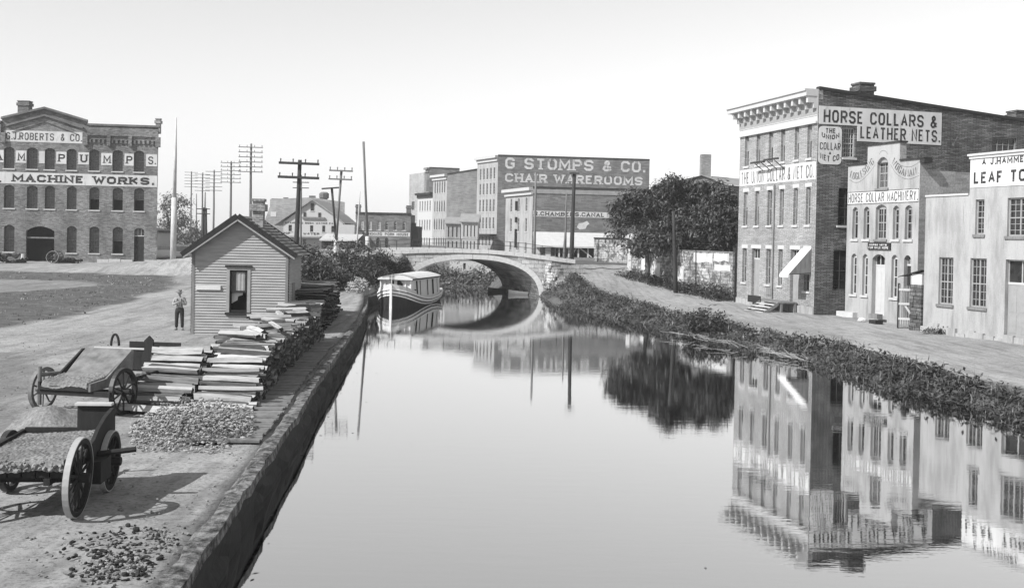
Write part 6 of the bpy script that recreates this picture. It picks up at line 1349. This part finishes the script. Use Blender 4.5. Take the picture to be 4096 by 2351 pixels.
def canalboat():
    th=math.radians(8); S=Vector((-8.45,74.0,-.7)); r=empty('canal_boat',S,-th,'white striped canal boat with cabin windows, moored bow first by the canal wall','boat')
    sec=[(0,.05,1.42),(.25,.55,1.34),(.6,.98,1.22),(1.1,1.30,1.06),(1.8,1.50,.90),(2.8,1.62,.74),(4.2,1.68,.62),(6,1.66,.56),(8,1.66,.62),(9.5,1.6,.74),(10.8,1.45,.86),(11.8,1.2,.95)]
    SH=lambda l:interp(l,[(a,c) for a,b,c in sec]); HB=lambda l:interp(l,[(a,b) for a,b,c in sec])
    hull(r,sec,[(0,1),(-.12,1.03),(-.19,1.0),(-.36,.985),(-.44,.95),(-.53,.93),(-9,.8)],[MT['boat_white'],MT['wood_dark']],[0,1,0,1,0,1])
    mb=MB()
    for (l0,h0,s0),(l1,h1,s1) in zip(sec[:-1],sec[1:]): mb.quad((-h0,l0,s0-.06),(h0,l0,s0-.06),(h1,l1,s1-.06),(-h1,l1,s1-.06))
    mb.build('deck',MT['roof_mid'],r)
    mb=MB(); mb.prism([(-.09,-.35),(.09,-.35),(.07,1.62),(-.07,1.62)],-.16,.06); mb.build('stem',MT['boat_white'],r); mb=MB(); mb.tube((0,.1,1.5),(0,.1,2.35),.03,.02,6); mb.tube((-.45,.1,2.08),(.45,.1,2.1),.018,n=5); mb.build('bow_staff',MT['boat_white'],r)
    mb=MB(); 
    for s in (1,-1):
        for (l0,h0,s0),(l1,h1,s1) in zip(sec[:4],sec[1:5]):
            q=[(s*h0*.97,l0,s0-.02),(s*h1*.97,l1,s1-.02),(s*h1*.93,l1,s1+.26),(s*h0*.93,l0,s0+.3)]; mb.quad(*q)
    mb.build('bulwark',MT['board'],r)
    L0,L1=1.35,9.7; ls=[L0+(L1-L0)*i/10 for i in range(11)]; W=lambda l:min(HB(l)-.12,1.22+.05*(l-L0)+.0); ZT=2.02; WT=lambda l:W(l)-.10
    mb=MB()
    for s in (1,-1):
        for a,b in zip(ls[:-1],ls[1:]):
            q=[(s*W(a),a,SH(a)-.08),(s*W(b),b,SH(b)-.08),(s*WT(b),b,ZT),(s*WT(a),a,ZT)]; mb.quad(*(q if s>0 else q[::-1]))
    for l,fl in ((L0,0),(L1,1)): mb.quad((-W(l),l,SH(l)-.08),(W(l),l,SH(l)-.08),(WT(l),l,ZT),(-WT(l),l,ZT))
    mb.build('cabin',MT['boat_white'],r)
    mb=MB(); N=8; ov=.16; Ls=[L0-.35]+ls+[L1+.2]
    rf=lambda l,k:((WT(min(max(l,L0),L1))+ov)*(2*k/N-1),l,ZT+.02+.30*(1-(2*k/N-1)**2)+.0)
    for a,b in zip(Ls[:-1],Ls[1:]):
        for k in range(N): mb.quad(rf(a,k),rf(a,k+1),rf(b,k+1),rf(b,k))
    for l in (Ls[0],Ls[-1]): mb.add([rf(l,k) for k in range(N+1)]+[(rf(l,N)[0],l,ZT-.06),(rf(l,0)[0],l,ZT-.06)],[tuple(range(N+3))])
    o=mb.build('cabin_roof',MT['canvas'],r)
    for s in (1,-1):
        mb=MB()
        for a,b in zip(Ls[:-1],Ls[1:]):
            k=N if s>0 else 0; pa,pb=rf(a,k),rf(b,k); mb.quad((pa[0]+s*.004,a,ZT+.03),(pb[0]+s*.004,b,ZT+.03),(pb[0]+s*.004,b,ZT-.07),(pa[0]+s*.004,a,ZT-.07))
        mb.build('roof_edge',MT['wood_dark'],o)
    for s in (1,-1):
        for lc,lw in ((2.6,.42),(3.5,.22),(5.5,.28),(7.0,.5),(8.5,.2)):
            a,b=lc-lw/2,lc+lw/2; zb=SH(lc)+.12; zt=ZT-.16
            x=lambda l,z:s*(W(l)+(WT(l)-W(l))*(z-SH(l)+.08)/(ZT-SH(l)+.08)+.012)
            mb=MB(); q=[(x(a,zb),a,zb),(x(b,zb),b,zb),(x(b,zt),b,zt),(x(a,zt),a,zt)]; mb.quad(*(q if s>0 else q[::-1])); w_=mb.build('window',MT['void'],r)
            mb=MB(); e=s*.012
            for l in (a-.05,b): mb.quad((x(l,zb)+e,l,zb),(x(l+.05,zb)+e,l+.05,zb),(x(l+.05,zt)+e,l+.05,zt),(x(l,zt)+e,l,zt))
            mb.build('frame',MT['boat_white'],w_)
    mb=MB(); y=L0-.012; z0=SH(L0)-.05; mb.quad((.08,y,z0),(.52,y,z0),(.48,y,ZT-.12),(.08,y,ZT-.12)); mb.quad((-.3,y,z0+.3),(-.16,y,z0+.3),(-.16,y,ZT-.12),(-.3,y,ZT-.12)); d=mb.build('cabin_door',MT['void'],r); mb=MB(); mb.add([(.3,y-.02,ZT-.12),(.85,y-.02,ZT-.12),(.85,y-.02,ZT-.75)],[(0,1,2)]); mb.build('curtain',MT['canvas'],d)
    for x in (-1.12,-.80,.70,1.08): mb=MB(); mb.box(x-.05,x+.05,L0-.1,L0-.02,SH(L0)-.1,ZT); mb.build('post',MT['boat_white'],r)
    mb=MB(); mb.box(1.25,1.36,1.75,1.86,.55,1.28); mb.box(-.45,-.30,L0+.2,L0+.4,ZT+.25,ZT+.42); mb.build('bollard',MT['wood_dark'],r)
    mb=MB(); pts=[Vector((-.3,.3,1.35)).lerp(Vector((-1.9,-1.5,.9)),t)-Vector((0,0,.25*math.sin(PI*t))) for t in [i/8 for i in range(9)]]; mb.path(pts,[.02]*9,5); mb.build('mooring_rope',MT['stem_pale'],r)
    def skiff(px,py,D,L,hb,rz,mat,lb):
        p=Gz(px,py,-.7); r2=empty('rowing_boat',p,rz,lb,'boat'); sc_=[(0,.04,.42),(.12*L,.45*hb,.36),(.3*L,.85*hb,.3),(.55*L,hb,.28),(.8*L,.9*hb,.3),(L,.65*hb,.34)]
        hull(r2,sc_,[(0,1),(-.06,1.02),(-.2,.92),(-9,.6)],[MT[mat],MT[mat]],[0,1,0]); mb=MB()
        for (l0,h0,s0),(l1,h1,s1) in zip(sc_[:-1],sc_[1:]): mb.quad((-h0*.8,l0,s0-.2),(h0*.8,l0,s0-.2),(h1*.8,l1,s1-.2),(-h1*.8,l1,s1-.2))
        mb.build('floor',MT['wood_dark' if mat!='board' else 'board'],r2)
        for k in (.4,.65,.9): mb=MB(); w_=interp(k*L,[(a,b) for a,b,c in sc_])*.95; mb.box(-w_,w_,k*L,k*L+.16,.16,.2); mb.build('thwart',MT[mat],r2)
    skiff(1952,1166,96,3.6,.6,-1.25,'pole_dark','dark rowing boat lying in the shade under the bridge vault'); skiff(2034,1176,96,3.4,.5,-1.75,'board','white rowing boat nosing out of the weeds by the bridge foot')
canalboat()
# ------------------------------------------------------------------ the man by the shed
def skin_body(name,V,E,Rd,mat,parent,root=0,sub=2):
    me=bpy.data.meshes.new(name); me.from_pydata(V,E,[]); me.materials.append(MT[mat]); o=link(name,me,parent); 
    m=o.modifiers.new('skin','SKIN'); m.use_smooth_shade=True
    if not me.skin_vertices: me.attributes.new
    o.data.skin_vertices or None
    return o
def person():
    p=gnd(717,1320); r=empty('person',p,math.radians(8),'man in wide hat, pale shirt and dark trousers standing beside the shed','person')
    H=1.72; s=H/1.72
    def sk(name,J,E,mat,sub=2):
        names=list(J); V=[Vector(J[k][0])*s for k in names]; me=bpy.data.meshes.new(name); me.from_pydata([tuple(v) for v in V],[(names.index(a),names.index(b)) for a,b in E],[]); me.materials.append(MT[mat])
        o=link(name,me,r); bm=bmesh.new(); bm.from_mesh(me); L=bm.verts.layers.skin.verify(); bm.verts.ensure_lookup_table()
        for i,k in enumerate(names): bm.verts[i][L].radius=(J[k][1]*s,(J[k][2] if len(J[k])>2 else J[k][1])*s)
        bm.verts[0][L].use_root=True; bm.to_mesh(me); bm.free(); o.modifiers.new('skin','SKIN').use_smooth_shade=True; q=o.modifiers.new('sub','SUBSURF'); q.levels=q.render_levels=sub; return o
    B={'pel':((0,0,.95),.14,.10),'waist':((0,0,1.10),.135,.10),'chest':((0,-.01,1.30),.16,.11),'neck0':((0,-.01,1.43),.07,.065),'neck':((0,-.015,1.50),.052,.055),'jaw':((0,-.04,1.56),.062,.075),'head':((0,-.03,1.63),.076,.095),'crown':((0,-.02,1.70),.06,.075),
       'nose':((0,-.125,1.605),.014)}
    E=[('pel','waist'),('waist','chest'),('chest','neck0'),('neck0','neck'),('neck','jaw'),('jaw','head'),('head','crown'),('head','nose')]
    for k,sx in (('l',-1),('r',1)):
        B.update({k+'sh':((sx*.185,0,1.40),.065),k+'el':((sx*.27,-.02,1.14),.046),k+'wr':((sx*.09,-.24,1.22),.03),k+'pa':((sx*.035,-.27,1.25),.034,.018),
          k+'hip':((sx*.095,0,.90),.10),k+'kn':((sx*.115,-.015,.50),.062),k+'an':((sx*.125,.02,.09),.042),k+'to':((sx*.145,-.15,.035),.038,.03)})
        E+=[('chest',k+'sh'),(k+'sh',k+'el'),(k+'el',k+'wr'),(k+'wr',k+'pa'),('pel',k+'hip'),(k+'hip',k+'kn'),(k+'kn',k+'an'),(k+'an',k+'to')]
        for i in range(4):
            z=1.285-.018*i; x=sx*(.03-.004*i); B[k+'f%d'%i]=((x-sx*.045,-.285,z+.005),.0095); B[k+'g%d'%i]=((x-sx*(.07-.006*abs(i-1.5)),-.27,z+.012),.008); E+=[(k+'pa',k+'f%d'%i),(k+'f%d'%i,k+'g%d'%i)]
        B[k+'t0']=((sx*.05,-.275,1.295),.011); B[k+'t1']=((sx*.03,-.28,1.325),.009); E+=[(k+'pa',k+'t0'),(k+'t0',k+'t1')]
    sk('body',B,E,'skin')
    T={'pel':((0,0,.96),.165,.125),'w':((0,0,1.06),.155,.118)}; E=[('pel','w')]
    for k,sx in (('l',-1),('r',1)): T.update({k+'h':((sx*.1,0,.86),.118),k+'k':((sx*.117,-.012,.5),.085),k+'a':((sx*.127,.015,.10),.075)}); E+=[('pel',k+'h'),(k+'h',k+'k'),(k+'k',k+'a')]
    sk('trousers',T,E,'cloth_dark')
    T={'w':((0,0,1.06),.15,.112),'c':((0,-.01,1.30),.18,.13),'n':((0,-.01,1.43),.09,.08)}; E=[('w','c'),('c','n')]
    for k,sx in (('l',-1),('r',1)): T.update({k+'s':((sx*.19,0,1.395),.083),k+'e':((sx*.275,-.02,1.14),.066),k+'w':((sx*.13,-.20,1.20),.05)}); E+=[('c',k+'s'),(k+'s',k+'e'),(k+'e',k+'w')]
    sk('shirt',T,E,'cloth_pale')
    for sx in (-1,1):
        mb=MB(); mb.path([(sx*.10,.09,1.06),(sx*.09,.12,1.28),(sx*.08,.05,1.45),(sx*.09,-.11,1.38),(sx*.1,-.145,1.2),(sx*.1,-.125,1.06)],[.014]*6,5); mb.build('brace',MT['cloth_dark'],r)
        mb=MB(); mb.path([(sx*.125,.07,.05),(sx*.13,.0,.06),(sx*.15,-.16,.04)],[.05,.058,.04],8); mb.build('shoe',MT['wood_mid'],r,smooth=True)
        mb=MB(); rock(mb,(sx*.03,-.118,1.632),.011,.008); mb.build('eye',MT['iron'],r)
    mb=MB(); mb.path([(-.03,-.117,1.575),(.03,-.117,1.575)],[.007,.007],5); mb.build('mouth',MT['wood_dark'],r); mb=MB()
    for a,b,c,d in ((.0,.185,1.69,1.675),): 
        n=20
        for i in range(n):
            t,u=2*PI*i/n,2*PI*(i+1)/n; q=lambda rr,t,z:(rr*math.cos(t),-.02+rr*1.12*math.sin(t),z+.018*math.cos(2*t)); mb.quad(q(.085,t,1.685),q(.085,u,1.685),q(.185,u,1.675),q(.185,t,1.675)); mb.quad(q(.185,t,1.668),q(.185,u,1.668),q(.08,u,1.678),q(.08,t,1.678)); mb.quad(q(.088,t,1.683),q(.075,t,1.79),q(.075,u,1.79),q(.088,u,1.683)); mb.quad(q(.075,t,1.79),q(.0,t,1.765),q(.0,u,1.765),q(.075,u,1.79))
    mb.build('hat',MT['wood_mid'],r,smooth=True); mb=MB(); mb.path([(-.075,.02,1.62),(-.04,.075,1.63),(.04,.075,1.63),(.075,.02,1.62)],[.022,.03,.03,.022],6); mb.build('hair',MT['wood_dark'],r,smooth=True)
person()

def flotsam():
    random.seed(77); mb=MB()
    for k in range(320):
        y=random.uniform(13,85)**1.0; e=random.random(); x=xr(y)-.5-random.expovariate(1/.9) if e<.6 else xl(y)+.25+random.expovariate(1/.5) if e<.9 else random.uniform(xl(y)+.5,xr(y)-.5)
        if not xl(y)+.2<x<xr(y)-.3: continue
        a=random.random()*3.1; r=random.uniform(.02,.07); c,s=math.cos(a)*r,math.sin(a)*r; k2=random.uniform(.25,.6); mb.quad((x-c,y-s,-.694),(x+s*k2,y-c*k2,-.692),(x+c,y+s,-.694),(x-s*k2,y+c*k2,-.695),0 if random.random()<.6 else 1)
    tag(mb.build('floating_litter',[MT['wood_mid'],MT['leaf_weed']]),'leaves and chips floating along the edges of the canal','litter',None,'stuff')
flotsam()
# ------------------------------------------------------------------ thin haze over the far town
def haze():
    mb=MB(); mb.box(-900,900,-60,1500,-4,60); m=bpy.data.materials.new('thin haze'); m.use_nodes=True; n=m.node_tree; n.nodes.clear(); v=n.nodes.new('ShaderNodeVolumePrincipled'); o=n.nodes.new('ShaderNodeOutputMaterial')
    v.inputs['Color'].default_value=g3(.95); v.inputs['Density'].default_value=HAZE; v.inputs['Anisotropy'].default_value=.0; n.links.new(v.outputs[0],o.inputs['Volume']); tag(mb.build('haze',m),None,None,None,'stuff')
HAZE=.0004
haze()
